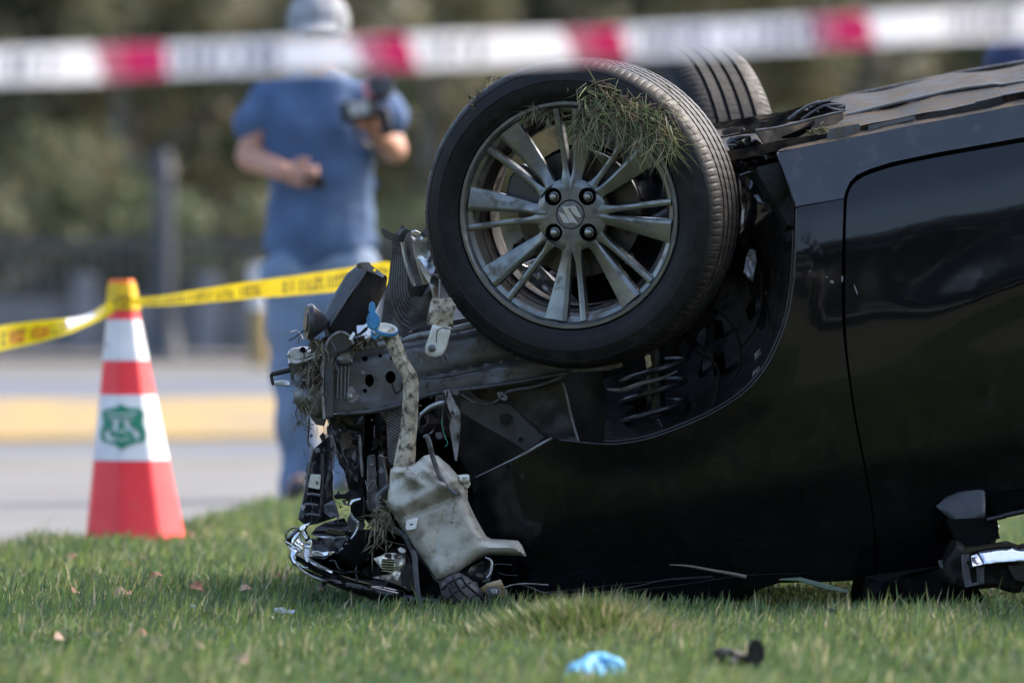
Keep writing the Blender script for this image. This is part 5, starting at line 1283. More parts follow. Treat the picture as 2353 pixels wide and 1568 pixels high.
jeans = [(Q(690, 600), .125, Q(785, 600), .125, .95), (Q(684, 625), .125, Q(675, 850, .02), .088), (Q(675, 850, .02), .086, Q(687, 1080, .05), .068), (Q(687, 1050, .05), .07, Q(688, 1128, .03), .066),
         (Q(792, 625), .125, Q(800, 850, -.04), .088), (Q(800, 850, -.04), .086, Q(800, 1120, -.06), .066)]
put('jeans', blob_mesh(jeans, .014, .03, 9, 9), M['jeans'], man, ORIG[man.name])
for q in (ankL, ankR):
    g = Vector((q.x, q.y, 0))
    put('shoe', blob_mesh([(g + Vector((0, .05, .04)), .045, g + Vector((0, -.04, .045)), .045), (g + Vector((0, -.04, .035)), .042, g + Vector((0, -.17, .032)), .04), (g + Vector((0, .03, .08)), .05, g + Vector((0, .0, .09)), .05)], .012), M['shoe'], man, ORIG[man.name])
put('cap', blob_mesh([(hc + Vector((0, .015, .045)), .112, hc + Vector((0, -.005, .03)), .108, 1.05), ]
    + [(hc + Vector((q_ * .016, -.075, .028)), .010, hc + Vector((q_ * .014, -.178 + q_ * q_ * .0028, -.002)), .008) for q_ in range(-4, 5)], .009), M['cap'], man, ORIG[man.name])
put('hair', blob_mesh([(hc + Vector((-.09, .03, -.01)), .022, hc + Vector((.09, .03, -.01)), .022, 3.0), (hc + Vector((-.05, .085, -.04)), .03, hc + Vector((.05, .085, -.04)), .03)], .01), M['hair'], man, ORIG[man.name])

# phone and camera held by the man
ph = Q(722, 418, -.30)
Mp = Matrix.Translation(ph) @ Matrix.Rotation(math.radians(8), 4, 'Y') @ Matrix.Rotation(math.radians(35), 4, 'X')
phone = empty('phone', ph); tag(phone, 'dark phone held low in the hand of the man in blue', 'phone')
box('phone_body', (0, 0, 0), (.075, .010, .05), M['device'], phone, Mp, bevel=.004)
box('screen', (0, .0058, 0), (.066, .001, .042), M['glass'], phone, Mp)
cc = Q(845, 245, -.34)
Mc = Matrix.Translation(cc) @ Matrix.Rotation(math.radians(-12), 4, 'Y')
camr = empty('handheld_camera', cc); tag(camr, 'small black camera with round lens raised by the man in blue', 'camera')
box('camera_body', (-.03, 0, -.005), (.13, .06, .075), M['device'], camr, Mc, bevel=.008)
box('grip', (.045, .01, -.06), (.045, .05, .1), M['device'], camr, Mc, bevel=.01)
Fl = frame(Mc @ Vector((.055, -.01, .06)), (.2, -.9, .3))
lathe('lens', [(0, .03), (.03, .03), (.045, .026), (.052, .0), (.05, -.03), (0, -.034)], Fl, M['device'], camr, seg=28, close=False)
box('pink_panel', (.012, -.035, .055), (.035, .012, .055), M['pink'], camr, Mc, bevel=.004)
box('screen', (-.03, -.032, .0), (.07, .004, .045), M['silver'], camr, Mc)
tube('wrist_strap', [Mc @ Vector((-.06, 0, -.04)), Mc @ Vector((-.05, .01, -.10)), Mc @ Vector((-.02, .02, -.14))], .008, M['device'], camr)

# second person beyond the car, bending forward in a navy cap
YO = 19.4
def R_(x, y, dy=0): return P(x, y, YO + dy)
off = empty('person', (R_(2330, 784).x, YO, 0))
tag(off, 'person in a navy cap bending forward beyond the upturned car', 'person')
h2 = R_(2338, 182)
parts = [(h2 + Vector((0, .02, .02)), .098, h2 + Vector((0, 0, -.02)), .09, 1.05), (h2 + Vector((-.03, -.03, -.05)), .07, h2 + Vector((-.05, -.045, -.10)), .045),
         (h2 + Vector((-.05, -.09, -.02)), .011, h2 + Vector((-.065, -.10, -.05)), .016), (h2 + Vector((.02, .03, -.06)), .055, R_(2365, 250, .12), .06),
         (R_(2365, 250, .12), .13, R_(2420, 520, .25), .16, .75), (R_(2420, 520, .25), .15, R_(2430, 640, .25), .15, .8),
         (R_(2280, 280, .08), .06, R_(2440, 270, .14), .06), (R_(2275, 285, .06), .055, R_(2255, 440, .0), .045), (R_(2255, 440, 0), .042, R_(2230, 560, -.15), .03),
         (R_(2445, 280, .16), .055, R_(2470, 440, .1), .045), (R_(2470, 440, .1), .042, R_(2380, 540, -.1), .03),
         (R_(2385, 660, .25), .10, R_(2380, 880, .1), .07), (R_(2380, 880, .1), .065, R_(2390, 1120, .2), .045), (R_(2390, 1125, .2), .04, R_(2385, 1135, .05), .035),
         (R_(2475, 660, .25), .10, R_(2480, 880, .15), .07), (R_(2480, 880, .15), .065, R_(2480, 1120, .25), .045), (R_(2480, 1125, .25), .04, R_(2480, 1135, .1), .035)]
parts += hand(R_(2230, 560, -.15), (-.2, -.5, -.8), (1, 0, 0), (0, -1, 0)) + hand(R_(2380, 540, -.1), (-.6, -.6, -.4), (0, 0, 1), (0, -1, 0))
put('body', blob_mesh(parts, .010), M['skin'], off, ORIG[off.name])
put('cap', blob_mesh([(h2 + Vector((0, .015, .045)), .116, h2 + Vector((0, -.005, .03)), .112, 1.05), (h2 + Vector((-.08, -.11, .01)), .012, h2 + Vector((.03, -.12, .01)), .012), (h2 + Vector((-.09, -.15, -.01)), .010, h2 + Vector((.01, -.16, -.01)), .010)], .010), M['navy'], off, ORIG[off.name])
put('hair', blob_mesh([(h2 + Vector((-.085, .03, -.02)), .028, h2 + Vector((.09, .03, -.02)), .03, 2.6)], .01), M['hair'], off, ORIG[off.name])
put('jacket', blob_mesh([(R_(2365, 262, .12), .16, R_(2420, 520, .25), .18, .8), (R_(2420, 520, .25), .18, R_(2430, 640, .25), .18, .8), (R_(2280, 285, .08), .08, R_(2440, 275, .14), .08), (R_(2275, 290, .06), .07, R_(2258, 420, .0), .06), (R_(2445, 285, .16), .07, R_(2468, 420, .1), .06)], .014, .012, 7), M['navy'], off, ORIG[off.name])
put('trousers', blob_mesh([(R_(2400, 640, .25), .14, R_(2460, 640, .25), .14), (R_(2385, 660, .25), .12, R_(2380, 880, .1), .085), (R_(2380, 880, .1), .08, R_(2390, 1105, .2), .065), (R_(2475, 660, .25), .12, R_(2480, 880, .15), .085), (R_(2480, 880, .15), .08, R_(2480, 1105, .25), .065)], .014, .012, 7), M['device'], off, ORIG[off.name])
for q in ((2390, .2), (2480, .25)):
    g = R_(q[0], 784, q[1]); g.z = 0
    put('shoe', blob_mesh([(g + Vector((0, .04, .04)), .045, g + Vector((0, -.15, .035)), .042), (g + Vector((0, .03, .08)), .05, g + Vector((0, 0, .08)), .05)], .012), M['shoe'], off, ORIG[off.name])

# ================================================================== TRAFFIC CONE
YC = 16.0
cone = empty('traffic_cone', (P(300, 784, YC).x, YC, 0))
tag(cone, 'red traffic cone with white bands and a green crest at the edge of the lawn', 'traffic cone')
sC = YC / 12 / 1150
def cone_c(z): 
    py = 784 - (z - CAM_H) / sC
    t = (py - 640) / (1250 - 640)
    return (279 + 33 * t, 27.5 + 92 * max(0, t) ** 1.06, py)
def cone_ring(z, extra=0, n=64):
    cx, r, py = cone_c(z); r = r * sC + extra
    c0 = P(cx, py, YC)
    out = []
    for k in range(n):
        a = 2 * math.pi * (k + .5) / n
        # eight softened facets
        f = 2 * math.pi / 8; b = ((a + math.radians(14)) % f) - f / 2
        rr = r * (.955 / math.cos(b) * .75 + .25)
        out.append(Vector((c0.x + rr * math.cos(a), YC + rr * math.sin(a), z)))
    return out
def cone_part(name, z0, z1, m, extra, parent=cone, steps=6, cap=False):
    V = []; F = []
    for i in range(steps + 1):
        V += cone_ring(z0 + (z1 - z0) * i / steps, extra)
    if extra > 0 or True:
        V += cone_ring(z1, -.006) + cone_ring(z0, -.006)
    R_n = steps + 3
    for i in range(R_n):
        j = (i + 1) % R_n
        for k in range(64):
            F.append((i * 64 + k, i * 64 + (k + 1) % 64, j * 64 + (k + 1) % 64, j * 64 + k))
    return mobj(name, V, F, m, parent, smooth=True)
zpy = lambda py: CAM_H + (784 - py) * sC
cone_part('cone_body', .012, zpy(655), M['cone_red'], 0)
upper = cone_part('reflective_band', zpy(828), zpy(734), M['cone_white'], .0015)
lower = cone_part('reflective_band', zpy(1056), zpy(906), M['cone_white'], .0015)
# foot
zc = cone_c(.012)
Mb = Matrix.Translation((P(zc[0], 784, YC).x, YC, 0)) @ Matrix.Rotation(math.radians(10), 4, 'Z')
box('foot', (0, 0, .012), (.25, .25, .026), M['cone_red'], cone, Mb, bevel=.008)
# tape wound over the top, with the orange tip
cone_part('tape_wrap', zpy(712), zpy(652), M['yellow'], .006)
cone_part('cone_tip', zpy(657), zpy(641), M['orange'], .003)
V = cone_ring(zpy(641), .003); mobj('tip_top', V, [tuple(range(64))], M['orange'], cone)
for i, (x, y, w_, h_) in enumerate([(272, 680, 5, 9), (285, 676, 5, 12), (296, 684, 4, 8), (262, 690, 4, 7), (280, 698, 8, 3)]):
    panel('tape_print', [(x, y), (x + w_, y - 1), (x + w_, y + h_), (x, y + h_)], YC - .052, .003, M['ink'], cone)
# crest printed on the wide band: green scalloped shield with pale openings
def EZ(x, y): return (206.0 + x * .0938, 904.0 + y * .0938)
shield = L(EZ, (640, 330), (700, 280), (770, 262), (840, 280), (910, 330), (1040, 350), (1160, 340), (1250, 370), (1320, 450), (1330, 560), (1290, 680), (1330, 800), (1375, 930), (1385, 1060), (1350, 1160), (1280, 1195), (1215, 1150), (1060, 1230), (900, 1280), (840, 1340), (760, 1360), (690, 1320), (640, 1250), (500, 1230), (400, 1170), (320, 1185), (265, 1090), (255, 960), (290, 830), (330, 700), (300, 560), (300, 450), (370, 370), (500, 350))
op = [L(EZ, (540, 650), (620, 620), (700, 690), (690, 800), (640, 900), (560, 930), (530, 830), (590, 780)), L(EZ, (850, 640), (930, 640), (990, 700), (1000, 780), (1080, 850), (1170, 870), (1220, 940), (1230, 1060), (1170, 1110), (1100, 1070), (1060, 960), (930, 860), (850, 810)), L(EZ, (350, 950), (420, 880), (480, 900), (480, 980), (520, 1060), (620, 1090), (620, 1150), (480, 1160), (390, 1110))]
_rings = {}
def crest_Y(x, y):
    Y = YC - .08
    for _ in range(4):
        z = round(CAM_H + (784 - y) * Y / 13800, 3)
        if z not in _rings:
            q = sorted(((v.x, v.y) for v in cone_ring(z, .0015) if v.y < YC + .001))
            _rings[z] = ([a for a, b in q], [b for a, b in q])
        X_, Y_ = _rings[z]
        Y = float(np.interp((x - 1176) * Y / 13800, X_, Y_)) - .0035
    return Y
cr = panel('crest', shield, crest_Y, .002, M['crest'], lower, holes=op, grid=7)
for pts in ([(460, 590), (600, 620), (770, 640), (940, 620), (1080, 590)], [(640, 960), (780, 900), (920, 960)], [(560, 1080), (770, 1130), (980, 1080)], [(420, 470), (600, 500), (770, 510), (950, 500), (1150, 470)]):
    ptube('crest_line', [EZ(*p) + (crest_Y(*EZ(*p)) - .001,) for p in pts], 0, 1.6, M['cone_white'], cr, seg=5)
for o_ in cr.children: o_.parent = lower

# ================================================================== BARRIER TAPES
def ribbon(name, pts, m, parent=None, th=.0006, sub=10):
    """pts: (px, py_top, py_bottom, Y, lean) a strip with its own thickness"""
    S = smooth_line(pts, sub); V = []; F = []
    for x, t, b, Y, ln in S:
        a = P(x, t, Y + ln); c = P(x, b, Y - ln); nrm = Vector((0, th, 0))
        V += [a, c, c + nrm, a + nrm]
    for i in range(len(S) - 1):
        for j in range(4):
            F.append((i * 4 + j, i * 4 + (j + 1) % 4, i * 4 + 4 + (j + 1) % 4, i * 4 + 4 + j))
    F += [(0, 1, 2, 3), tuple(len(V) - 4 + j for j in range(4))]
    return mobj(name, V, F, m, parent, smooth=True), S
def on_ribbon(S, x, f):
    xs = [s[0] for s in S]
    t = float(np.interp(x, xs, [s[1] for s in S])); b = float(np.interp(x, xs, [s[2] for s in S]))
    Y = float(np.interp(x, xs, [s[3] for s in S])); ln = float(np.interp(x, xs, [s[4] for s in S]))
    return P(x, t + (b - t) * f, Y + ln * (1 - 2 * f))
def printed(name, S, quads, m, parent, off=-.0009):
    V = []; F = []; fine = []
    for q in quads:                       # q: quad of (x, f), cut fine enough to follow the strip
        nx = max(1, int((max(x for x, f in q) - min(x for x, f in q)) / 9))
        tl, tr, br, bl = q; mixp = lambda a, b, t: (a[0] + (b[0] - a[0]) * t, a[1] + (b[1] - a[1]) * t)
        for i in range(nx):
            t0, t1 = i / nx, (i + 1) / nx
            fine.append([mixp(tl, tr, t0), mixp(tl, tr, t1), mixp(bl, br, t1), mixp(bl, br, t0)])
    for q in fine:
        b = len(V)
        for x, f in q: V.append(on_ribbon(S, x, f) + Vector((0, off, 0)))
        for x, f in q: V.append(on_ribbon(S, x, f) + Vector((0, off + .0004, 0)))
        n = len(q)
        F.append(tuple(range(b, b + n))); F.append(tuple(range(b + n, b + 2 * n)))
        for i in range(n): F.append((b + i, b + (i + 1) % n, b + n + (i + 1) % n, b + n + i))
    o = mobj(name, V, F, m, parent)
    if name == 'lettering': o['kind'] = 'stuff'
    return o
BT = empty('barrier_tape', P(1176, 100, 6.2))
tag(BT, 'white and crimson police tape stretched out of focus in front of everything', 'tape')
rb, S1 = ribbon('tape_strip', [(-3000, 250, 345, 6.3, .002), (-700, 140, 232, 6.25, .002), (-200, 118, 212, 6.23, .004), (0, 112, 194, 6.22, .002), (200, 105, 188, 6.21, -.003), (400, 101, 174, 6.2, .004), (700, 88, 162, 6.2, .006), (1000, 78, 156, 6.19, -.002), (1300, 68, 140, 6.18, -.004), (1600, 53, 125, 6.17, .005), (1900, 36, 110, 6.16, .002), (2200, 18, 92, 6.15, -.003), (2500, 2, 80, 6.14, 0), (3100, -30, 50, 6.12, 0), (5400, -150, -65, 6.0, 0)], M['tape_white'], BT)
for x0, x1, x2, x3 in ((278, 380, 290, 385), (868, 935, 888, 962), (1350, 1425, 1372, 1445), (1912, 1990, 1925, 2012), (-300, -215, -290, -205), (2480, 2560, 2495, 2580)):
    printed('red_block', S1, [[(x0, 0.02), (x1, 0.02), (x3, .98), (x2, .98)]], M['tape_red'], BT)
    printed('pink_block', S1, [[(x0 - 62, 0.02), (x0, 0.02), (x2, .98), (x2 - 50, .98)]], M['tape_pink'], BT)
# blurred blue lettering: rows of upright strokes of uneven width
r = random.Random(11)
def strokes(x0, x1, f0, f1, r):
    out = []; x = x0
    while x < x1:
        w_ = r.uniform(10, 22); k_ = r.random()
        out.append([(x, f0), (x + w_, f0), (x + w_, f1), (x, f1)])
        if k_ < .4: out.append([(x + w_, f0), (x + w_ + 8, f0), (x + w_ + 8, f0 + .12), (x + w_, f0 + .12)])
        elif k_ < .7: out.append([(x + w_, (f0 + f1) / 2), (x + w_ + 8, (f0 + f1) / 2), (x + w_ + 8, (f0 + f1) / 2 + .1), (x + w_, (f0 + f1) / 2 + .1)])
        x += w_ + r.uniform(9, 20)
        if r.random() < .14: x += 22
    return out
for x0, x1 in ((-190, -60), (18, 120), (400, 640), (985, 1110), (1465, 1640), (1680, 1700), (1730, 1880), (2180, 2330)):
    printed('lettering', S1, strokes(x0, x1, .2, .8, r), M['tape_ink'], BT)

YT = empty('barrier_tape', P(290, 690, 16.0))
tag(YT, 'yellow warning tape with black print tied to the cone and running behind the car', 'tape')
ra, S2 = ribbon('tape_strip', [(-2600, 880, 960, 14.6, .01), (-500, 800, 872, 15.2, .01), (-200, 778, 842, 15.5, .02), (-60, 762, 822, 15.7, .02), (0, 748, 806, 15.75, .01), (90, 736, 786, 15.82, -.01), (160, 730, 765, 15.87, .012), (205, 722, 746, 15.9, .015), (240, 700, 730, 15.93, 0), (262, 690, 716, 15.95, 0)], M['yellow'], YT)
rb, S3 = ribbon('tape_strip', [(296, 684, 702, 15.96, 0), (360, 680, 703, 15.9, .008), (450, 666, 697, 15.75, .003), (560, 648, 687, 15.5, -.004), (680, 632, 678, 15.2, .004), (790, 616, 668, 14.9, .003), (890, 601, 655, 14.7, 0), (925, 630, 682, 14.65, 0), (985, 760, 810, 14.5, 0), (1150, 880, 930, 14.4, 0), (1300, 960, 1010, 14.3, 0), (1500, 1090, 1130, 14.2, 0)], M['yellow'], YT)
printed('white_patch', S2, [[(150, .05), (232, -.1), (245, .35), (156, .72)]], M['cone_white'], YT)
def small_strokes(x0, x1, r, w=3.2):
    out = []; x = x0
    while x < x1:
        w_ = r.uniform(1.6, w); h0 = .28 + r.uniform(-.03, .03)
        out.append([(x, h0), (x + w_, h0), (x + w_ - 1, .82), (x - 1, .82)])
        if r.random() < .6: out.append([(x + w_, h0), (x + w_ + 3, h0), (x + w_ + 3, h0 + .14), (x + w_, h0 + .14)])
        if r.random() < .5: out.append([(x + w_, .68), (x + w_ + 3, .68), (x + w_ + 3, .82), (x + w_, .82)])
        x += w_ + r.uniform(4, 6.5)
        if r.random() < .13: x += 9
    return out
r = random.Random(21)
for S_, rr in ((S2, [(-180, -20), (6, 150)]), (S3, [(330, 420), (428, 540), (552, 600), (650, 690), (700, 740), (752, 800), (828, 886)])):
    for x0, x1 in rr:
        printed('lettering', S_, small_strokes(x0, x1, r), M['ink'], YT)
for x0, x1 in ((20, 60), (78, 118)):
    printed('lettering', S2, [[(x0 + k_ * 13, .3), (x0 + 5 + k_ * 13, .3), (x0 + 9 + k_ * 13, .8), (x0 + 3 + k_ * 13, .8)] for k_ in range(3)], M['orange'], YT, -.0012)

# ================================================================== THINGS LYING ON THE GRASS
def leaf(px, py, size, label, m, cat='leaf', rz=0, curl=.4, red=False, hgt=.018):
    size *= .66
    # lies on the blade tips: depth follows from where its foot meets the turf
    Y = (CAM_H - hgt) * 13800 / (py - 784)
    c = P(px, py, Y)
    r = random.Random(int(px * 7 + py)); V = []; F = []
    n = 9
    for i in range(n):
        t = i / (n - 1); w = math.sin(math.pi * t ** .8) * .42 * (1 + .25 * math.sin(i * 2.6)) + .02
        for j in (-1, 0, 1):
            V.append(Vector(((t - .5) * size, j * w * size * .9, (abs(j) * curl * w * size * .8) + .2 * size * math.sin(t * 3.1) + r.uniform(-.03, .03) * size)))
    N0 = len(V); V += [v + Vector((0, 0, -.0006)) for v in V]
    for i in range(n - 1):
        for j in range(2):
            a = i * 3 + j; F.append((a, a + 1, a + 4, a + 3)); F.append((N0 + a, N0 + a + 3, N0 + a + 4, N0 + a + 1))
    for i in range(n - 1):
        a = i * 3; F.append((a, a + 3, N0 + a + 3, N0 + a)); a += 2; F.append((a + 3, a, N0 + a, N0 + a + 3))
    R4 = Matrix.Translation(c) @ Matrix.Rotation(rz, 4, 'Z') @ Matrix.Rotation(r.uniform(.2, .7), 4, 'X') @ Matrix.Rotation(r.uniform(-.4, .4), 4, 'Y')
    o = mobj('fallen_leaf', [R4 @ v for v in V], F, m, None, smooth=True)
    tag(o, label, cat, 'dry leaves scattered over the lawn')
    return o
def Zg(x, y): return (0 + x * .4373, 1102.5 + y * .4373)
LV = [((395, 430), .075, 'reddish brown leaf in the grass below the cone', 'leaf_dry', .3), ((1025, 320), .075, 'curled brown leaf in the grass beyond, between cone and wreck', 'leaf_dry', 1.2), ((1292, 305), .06, 'pale upright leaf close to the torn bumper bracket', 'leaf_pale', .8),
      ((740, 425), .055, 'faint pinkish leaf just behind a small dark red leaf', 'leaf_pale', .1), ((668, 450), .045, 'small dark red leaf midway between cone and wreck', 'leaf_dry', 2), ((822, 515), .055, 'dull brown leaf half sunk in grass', 'leaf_dry', .5),
      ((1033, 573), .055, 'flat orange brown leaf on short grass', 'leaf_dry', .05), ((388, 600), .06, 'red leaf standing on edge in front of the cone', 'leaf_dry', 1.4), ((640, 605), .055, 'beige leaf beside a brown one, in line with the front of the cone', 'leaf_pale', .6),
      ((690, 612), .04, 'small brown leaf touching the beige leaf', 'leaf_dry', 1.0), ((1515, 498), .065, 'large pinkish beige leaf lying just before the bonnet nose', 'leaf_pale', .3), ((1478, 520), .05, 'thin brown leaf under the large beige leaf by the bonnet nose', 'leaf_dry', .5),
      ((1290, 585), .055, 'buff leaf lying flat left of the wreck', 'leaf_pale', .1), ((1435, 390), .04, 'tiny pale leaf above the grass near the headlamp', 'leaf_pale', 1.8), ((1690, 575), .035, 'tiny buff leaf under the curved bonnet edge', 'leaf_pale', .2),
      ((310, 840), .046, 'pale leaf on end in the shaded foreground grass', 'leaf_pale', .9), ((750, 815), .04, 'brown leaf sunk in shaded grass', 'leaf_dry', .8), ((1265, 962), .055, 'bright beige leaf nearest to the camera', 'leaf_pale', -.4), ((1045, 885), .04, 'grey buff leaf lying flat near the nearest bright leaf', 'leaf_pale', .1),
      ((735, 910), .035, 'whitish scrap of leaf in the nearest grass', 'leaf_pale', .6), ((125, 470), .04, 'dark brown leaf nearest the pavement side', 'leaf_dry', .4)]
for i, (q, s, lb, m_, rz) in enumerate(LV):
    lb = lb.replace('left of the wreck', 'in the sunlit grass before the wreck').replace('in the shaded foreground grass', 'in the shaded near grass')
    x, y = Zg(*q); leaf(x, y, s, lb, M[m_], rz=rz)

# blue glove, black fragment, shard, trims, stick
def Zb(x, y): return (1029 + x * .5623, 1102.5 + y * .5623)
def gy(py, h=.0): return (CAM_H - h) * 13800 / (py - 784)
Yg = 9.62
gl = panel('plastic_glove', L(Zb, (486, 830), (484, 775), (500, 750), (545, 735), (575, 712), (630, 704), (660, 715), (700, 728), (722, 748), (728, 790), (715, 830), (640, 838), (560, 840)), lambda x, y: Yg + (1560 - y) * .0010 + .006 * math.sin(x * .21) * math.sin(y * .17), .03, M['glove'], None, grid=6, pillow=(.02, 12), rough=.03, seed=50)
tag(gl, 'crumpled light blue plastic glove half sunk in the nearest grass', 'glove')
bf = empty('car_fragment', P(1700, 1530, 9.95)); tag(bf, 'black plastic fragment with an upright round lug in the near grass', 'car part')
panel('fragment_plate', L(Zb, (1080, 700), (1110, 688), (1160, 690), (1215, 705), (1225, 740), (1180, 775), (1140, 765), (1100, 745)), lambda x, y: 9.95 + .02 * math.sin(x * .07), .03, M['plastic'], bf, rough=.02, grid=8, holes=[circ(*Zb(1150, 728), 6, 5, n=9)])
panel('round_lug', circ(*Zb(1258, 708), 21, 34, n=24), 9.93, .02, M['plastic'], bf, pillow=(.008, 10))
ptube('lug_arm', L(Zb, (1200, 720), (1230, 740), (1270, 750)), 9.94, 8, M['plastic'], bf)
sh_ = panel('glass_shard', L(Zg, (1435, 672), (1480, 668), (1500, 680), (1550, 684), (1540, 698), (1480, 696), (1440, 690)), gy(1400, .03), .012, M['shard'], None, rough=.02); tag(sh_, 'small bluish glass shard glinting in the grass before the wreck', 'glass shard')
sh_ = panel('glass_shard', L(Zg, (985, 655), (1010, 650), (1030, 662), (1005, 668)), gy(1392, .03), .01, M['shard'], None); tag(sh_, 'tiny pale shard farther from the wreck than the bluish one', 'glass shard')
tr_ = panel('trim_strip', L(Zb, (1360, 402), (1440, 396), (1530, 420), (1640, 450), (1640, 462), (1520, 440), (1430, 412), (1350, 408)), 12.1, .02, M['strip'], None, bevel=.002); tag(tr_, 'pale green trim strip lying under the door edge', 'trim strip')
tr_ = panel('trim_strip', L(Zb, (1545, 518), (1600, 530), (1640, 555), (1672, 575), (1660, 582), (1610, 560), (1550, 535)), 11.2, .015, M['plastic'], None, rough=.01); tag(tr_, 'short black strip lying in the grass before the door', 'trim strip')
st_ = ptube('stick', L(Zb, (905, 345), (980, 350), (1080, 368), (1160, 382), (1218, 395)), 11.98, [1, 2.5, 3.5, 4, 5], M['bark']); tag(st_, 'thin brown stick wedged under the lower edge of the fender', 'stick')
st_ = ptube('wiper_arm', L(Zb, (300, 425), (340, 440), (400, 462), (480, 470), (600, 462), (760, 435), (900, 405), (1080, 392)), 11.97, [1.4, 1.4, 1.6, 2, 2, 1.8, 1.4, 1], M['plastic'], CAR)

# ================================================================== GRASS
def side_of_edge(x, y):
    """positive where the lawn is"""
    ey = np.interp(x, [p[0] for p in EDGE], [p[1] for p in EDGE])
    return ey - y
def grass(name, n_list, seed):
    r = np.random.default_rng(seed); X = []; Yy = []; H = []; W = []
    for (y0, y1, n, h, w) in n_list:
        y = r.uniform(y0, y1, n); half = y * 0.0853 + .35
        x = r.uniform(-1, 1, n) * half
        X.append(x); Yy.append(y); H.append(h * (.45 + .75 * r.random(n) ** 1.3) * np.ones(n)); W.append(w * (.6 + .6 * r.random(n)))
    X = np.concatenate(X); Yy = np.concatenate(Yy); H = np.concatenate(H); W = np.concatenate(W)
    ok = side_of_edge(X, Yy) > r.normal(0, .05, len(X))
    X, Yy, H, W = X[ok], Yy[ok], H[ok], W[ok]; n = len(X)
    # patchiness
    pn = np.array([noise.noise(Vector((a * 2.3, b * 1.3, 0))) for a, b in zip(X, Yy)])
    pn2 = np.array([noise.noise(Vector((a * 7, b * 4, 5))) for a, b in zip(X, Yy)])
    H *= np.clip(1 + .5 * pn + .75 * pn2, .3, 2)
    under = (X > -.42) & (Yy > 11.98) & (Yy < 13.6)
    H[under] *= .45
    # taller tussock before the wheel
    tx, ty = P(1330, 784, 10.9).x, 10.9
    tus = np.exp(-(((X - tx) / .20) ** 2 + ((Yy - ty) / .30) ** 2))
    H *= 1 + .3 * tus
    for hx_, hy_, rr_ in ((P(1370, 784, 9.6).x, 9.5, .11), (P(1700, 784, 9.9).x, 9.85, .11)):
        H *= 1 - .62 * np.exp(-(((X - hx_) / rr_) ** 2 + ((Yy - hy_) / .14) ** 2))
    az = r.uniform(0, 2 * np.pi, n); lean = np.abs(r.normal(0, .55, n)); lean = np.minimum(lean, 1.3)
    tall = r.random(n) < .04; H[tall] *= 1.5; lean[tall] *= .7
    dx = np.cos(az) * np.sin(lean) + .12; dy = np.sin(az) * np.sin(lean); dz = np.cos(lean)
    b = np.stack([X, Yy, np.full(n, -.004)], 1)
    mid = b + np.stack([dx * .35, dy * .35, np.maximum(dz, .35) * .62], 1) * H[:, None]
    tip = b + np.stack([dx * 1.05, dy * 1.05, np.maximum(dz * 1.0, .15)], 1) * H[:, None]
    fa = r.uniform(0, np.pi, n); s = np.stack([np.cos(fa), np.sin(fa), np.zeros(n)], 1) * W[:, None]
    V = np.stack([b - s, b + s, mid - s * .85, mid + s * .85, tip], 1).reshape(-1, 3)
    me = bpy.data.meshes.new(name)
    me.vertices.add(5 * n); me.vertices.foreach_set('co', V.ravel().astype(np.float32))
    k = np.arange(n, dtype=np.int32)[:, None] * 5
    lp = np.concatenate([k + 0, k + 1, k + 3, k + 2, k + 2, k + 3, k + 4], 1).ravel()
    me.loops.add(7 * n); me.loops.foreach_set('vertex_index', lp)
    me.polygons.add(2 * n)
    ls = np.stack([np.arange(n) * 7, np.arange(n) * 7 + 4], 1).ravel().astype(np.int32)
    me.polygons.foreach_set('loop_start', ls)
    g1 = np.array([.088, .155, .038]); g2 = np.array([.16, .22, .058]); g3 = np.array([.085, .135, .068]); straw = np.array([.38, .34, .21]); yel = np.array([.26, .26, .10])
    t = np.clip(.5 + pn * 1.2 + r.normal(0, .22, n), 0, 1)[:, None]
    col = g1 * (1 - t) + g2 * t
    cool = (r.random(n) < .42)[:, None]; col = np.where(cool, g3, col)
    ystr = np.clip(.10 + .25 * pn2, .02, .4) + .5 * np.exp(-(((X - tx - .04) / .13) ** 2 + ((Yy - ty - .12) / .16) ** 2))
    pick = (r.random(n) < ystr)[:, None]; col = np.where(pick, np.where((r.random(n) < .5)[:, None], straw, yel), col)
    col = col * (.6 + .8 * r.random(n))[:, None]
    c5 = np.repeat(col, 5, 0).reshape(n, 5, 3)
    cc = np.concatenate([c5.reshape(-1, 3), np.ones((5 * n, 1))], 1)
    at = me.color_attributes.new('Color', 'FLOAT_COLOR', 'POINT'); at.data.foreach_set('color', cc.ravel().astype(np.float32))
    me.update(); me.validate(); me.materials.append(M['blade'])
    o = bpy.data.objects.new(name, me); COL.objects.link(o)
    return o
g = grass('grass', [(8.6, 10.4, 46000, .036, .0023), (10.4, 12.6, 66000, .038, .0023), (12.6, 15, 62000, .036, .0027), (15, 18.5, 60000, .042, .0036), (18.5, 25, 60000, .045, .005)], 3)
tag(g, 'short green lawn grass mixed with straw coloured blades', 'grass', kind='stuff')

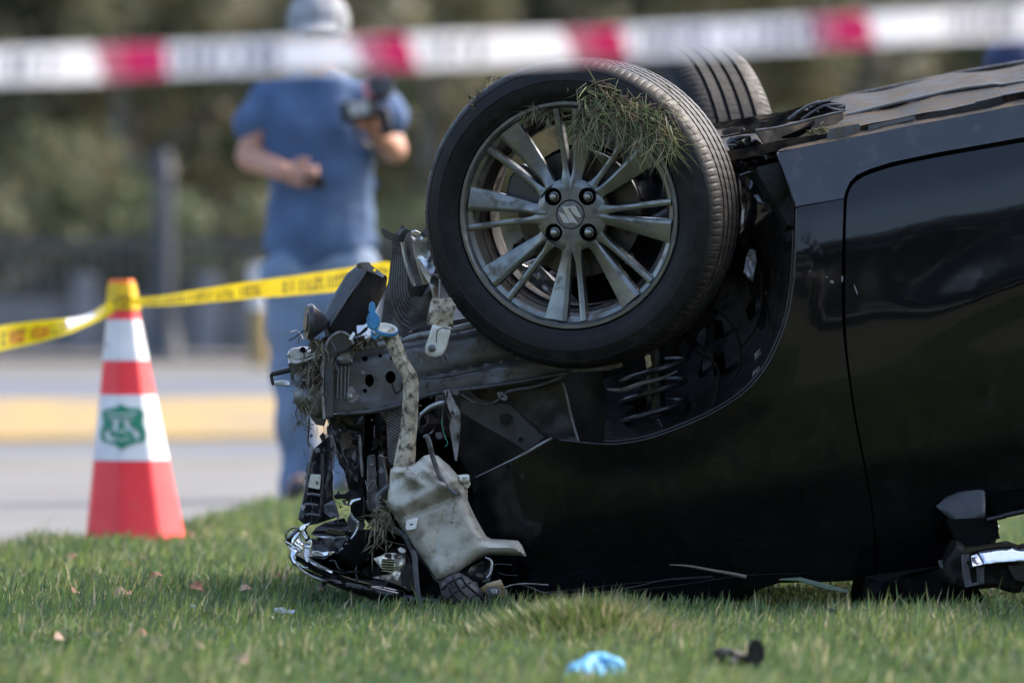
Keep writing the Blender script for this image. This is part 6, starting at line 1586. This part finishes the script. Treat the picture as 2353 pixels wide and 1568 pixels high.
# raised tussock torn loose in front of the fender
def tussock():
    r = np.random.default_rng(12); n = 5200
    cx, cy = P(1335, 784, 10.75).x, 10.75
    x = cx + r.normal(0, .095, n); y = cy + r.normal(0, .10, n)
    e = np.exp(-(((x - cx) / .15) ** 2 + ((y - cy) / .16) ** 2))
    H = (.032 + .050 * e) * (.6 + .6 * r.random(n)); az = r.uniform(0, 6.28, n); ln = np.abs(r.normal(0, .5, n)) + .15
    out = np.stack([(x - cx) * 2.2, (y - cy) * 2.2], 1)
    dx = np.cos(az) * np.sin(ln) + out[:, 0]; dy = np.sin(az) * np.sin(ln) + out[:, 1]; dz = np.maximum(np.cos(ln), .35)
    b = np.stack([x, y, .010 * e], 1); mid = b + np.stack([dx * .3, dy * .3, dz * .6], 1) * H[:, None]; tip = b + np.stack([dx, dy, dz], 1) * H[:, None]
    fa = r.uniform(0, 3.14, n); s = np.stack([np.cos(fa), np.sin(fa), np.zeros(n)], 1) * (.0012 + .0012 * r.random(n))[:, None]
    V = np.stack([b - s, b + s, mid - s * .85, mid + s * .85, tip], 1)
    F = []
    for i in range(n): F += [(5 * i, 5 * i + 1, 5 * i + 3, 5 * i + 2), (5 * i + 2, 5 * i + 3, 5 * i + 4)]
    V = V.reshape(-1, 3) - np.array([cx, cy, 0])
    me = bpy.data.meshes.new('grass_tussock'); me.from_pydata(V.tolist(), [], F)
    pal = np.array([[.07, .12, .025], [.11, .165, .04], [.05, .08, .02], [.18, .20, .07], [.34, .30, .18]])
    right = np.clip((x - cx) / .1, 0, 1)
    k = np.where(r.random(n) < .22 + .5 * right, r.integers(3, 5, n), r.integers(0, 3, n))
    c = np.repeat(pal[k] * (.7 + .6 * r.random(n))[:, None], 5, 0)
    at = me.color_attributes.new('Color', 'FLOAT_COLOR', 'POINT'); at.data.foreach_set('color', np.concatenate([c, np.ones((5 * n, 1))], 1).ravel().astype(np.float32))
    me.materials.append(M['blade'])
    o = bpy.data.objects.new('grass_tussock', me); COL.objects.link(o); o.location = (cx, cy, 0)
    tag(o, 'raised olive and straw coloured tussock of grass in front of the black fender', 'grass tussock')
tussock()
V, T, B = fill2d([(a, b) for a, b in circ(P(1225, 784, 10.5).x, 10.48, .07, .06, n=14)], (), .02)
o = mobj('bare_soil', [(x, y, .003) for x, y in V], T, M['mud']); o['kind'] = 'structure'
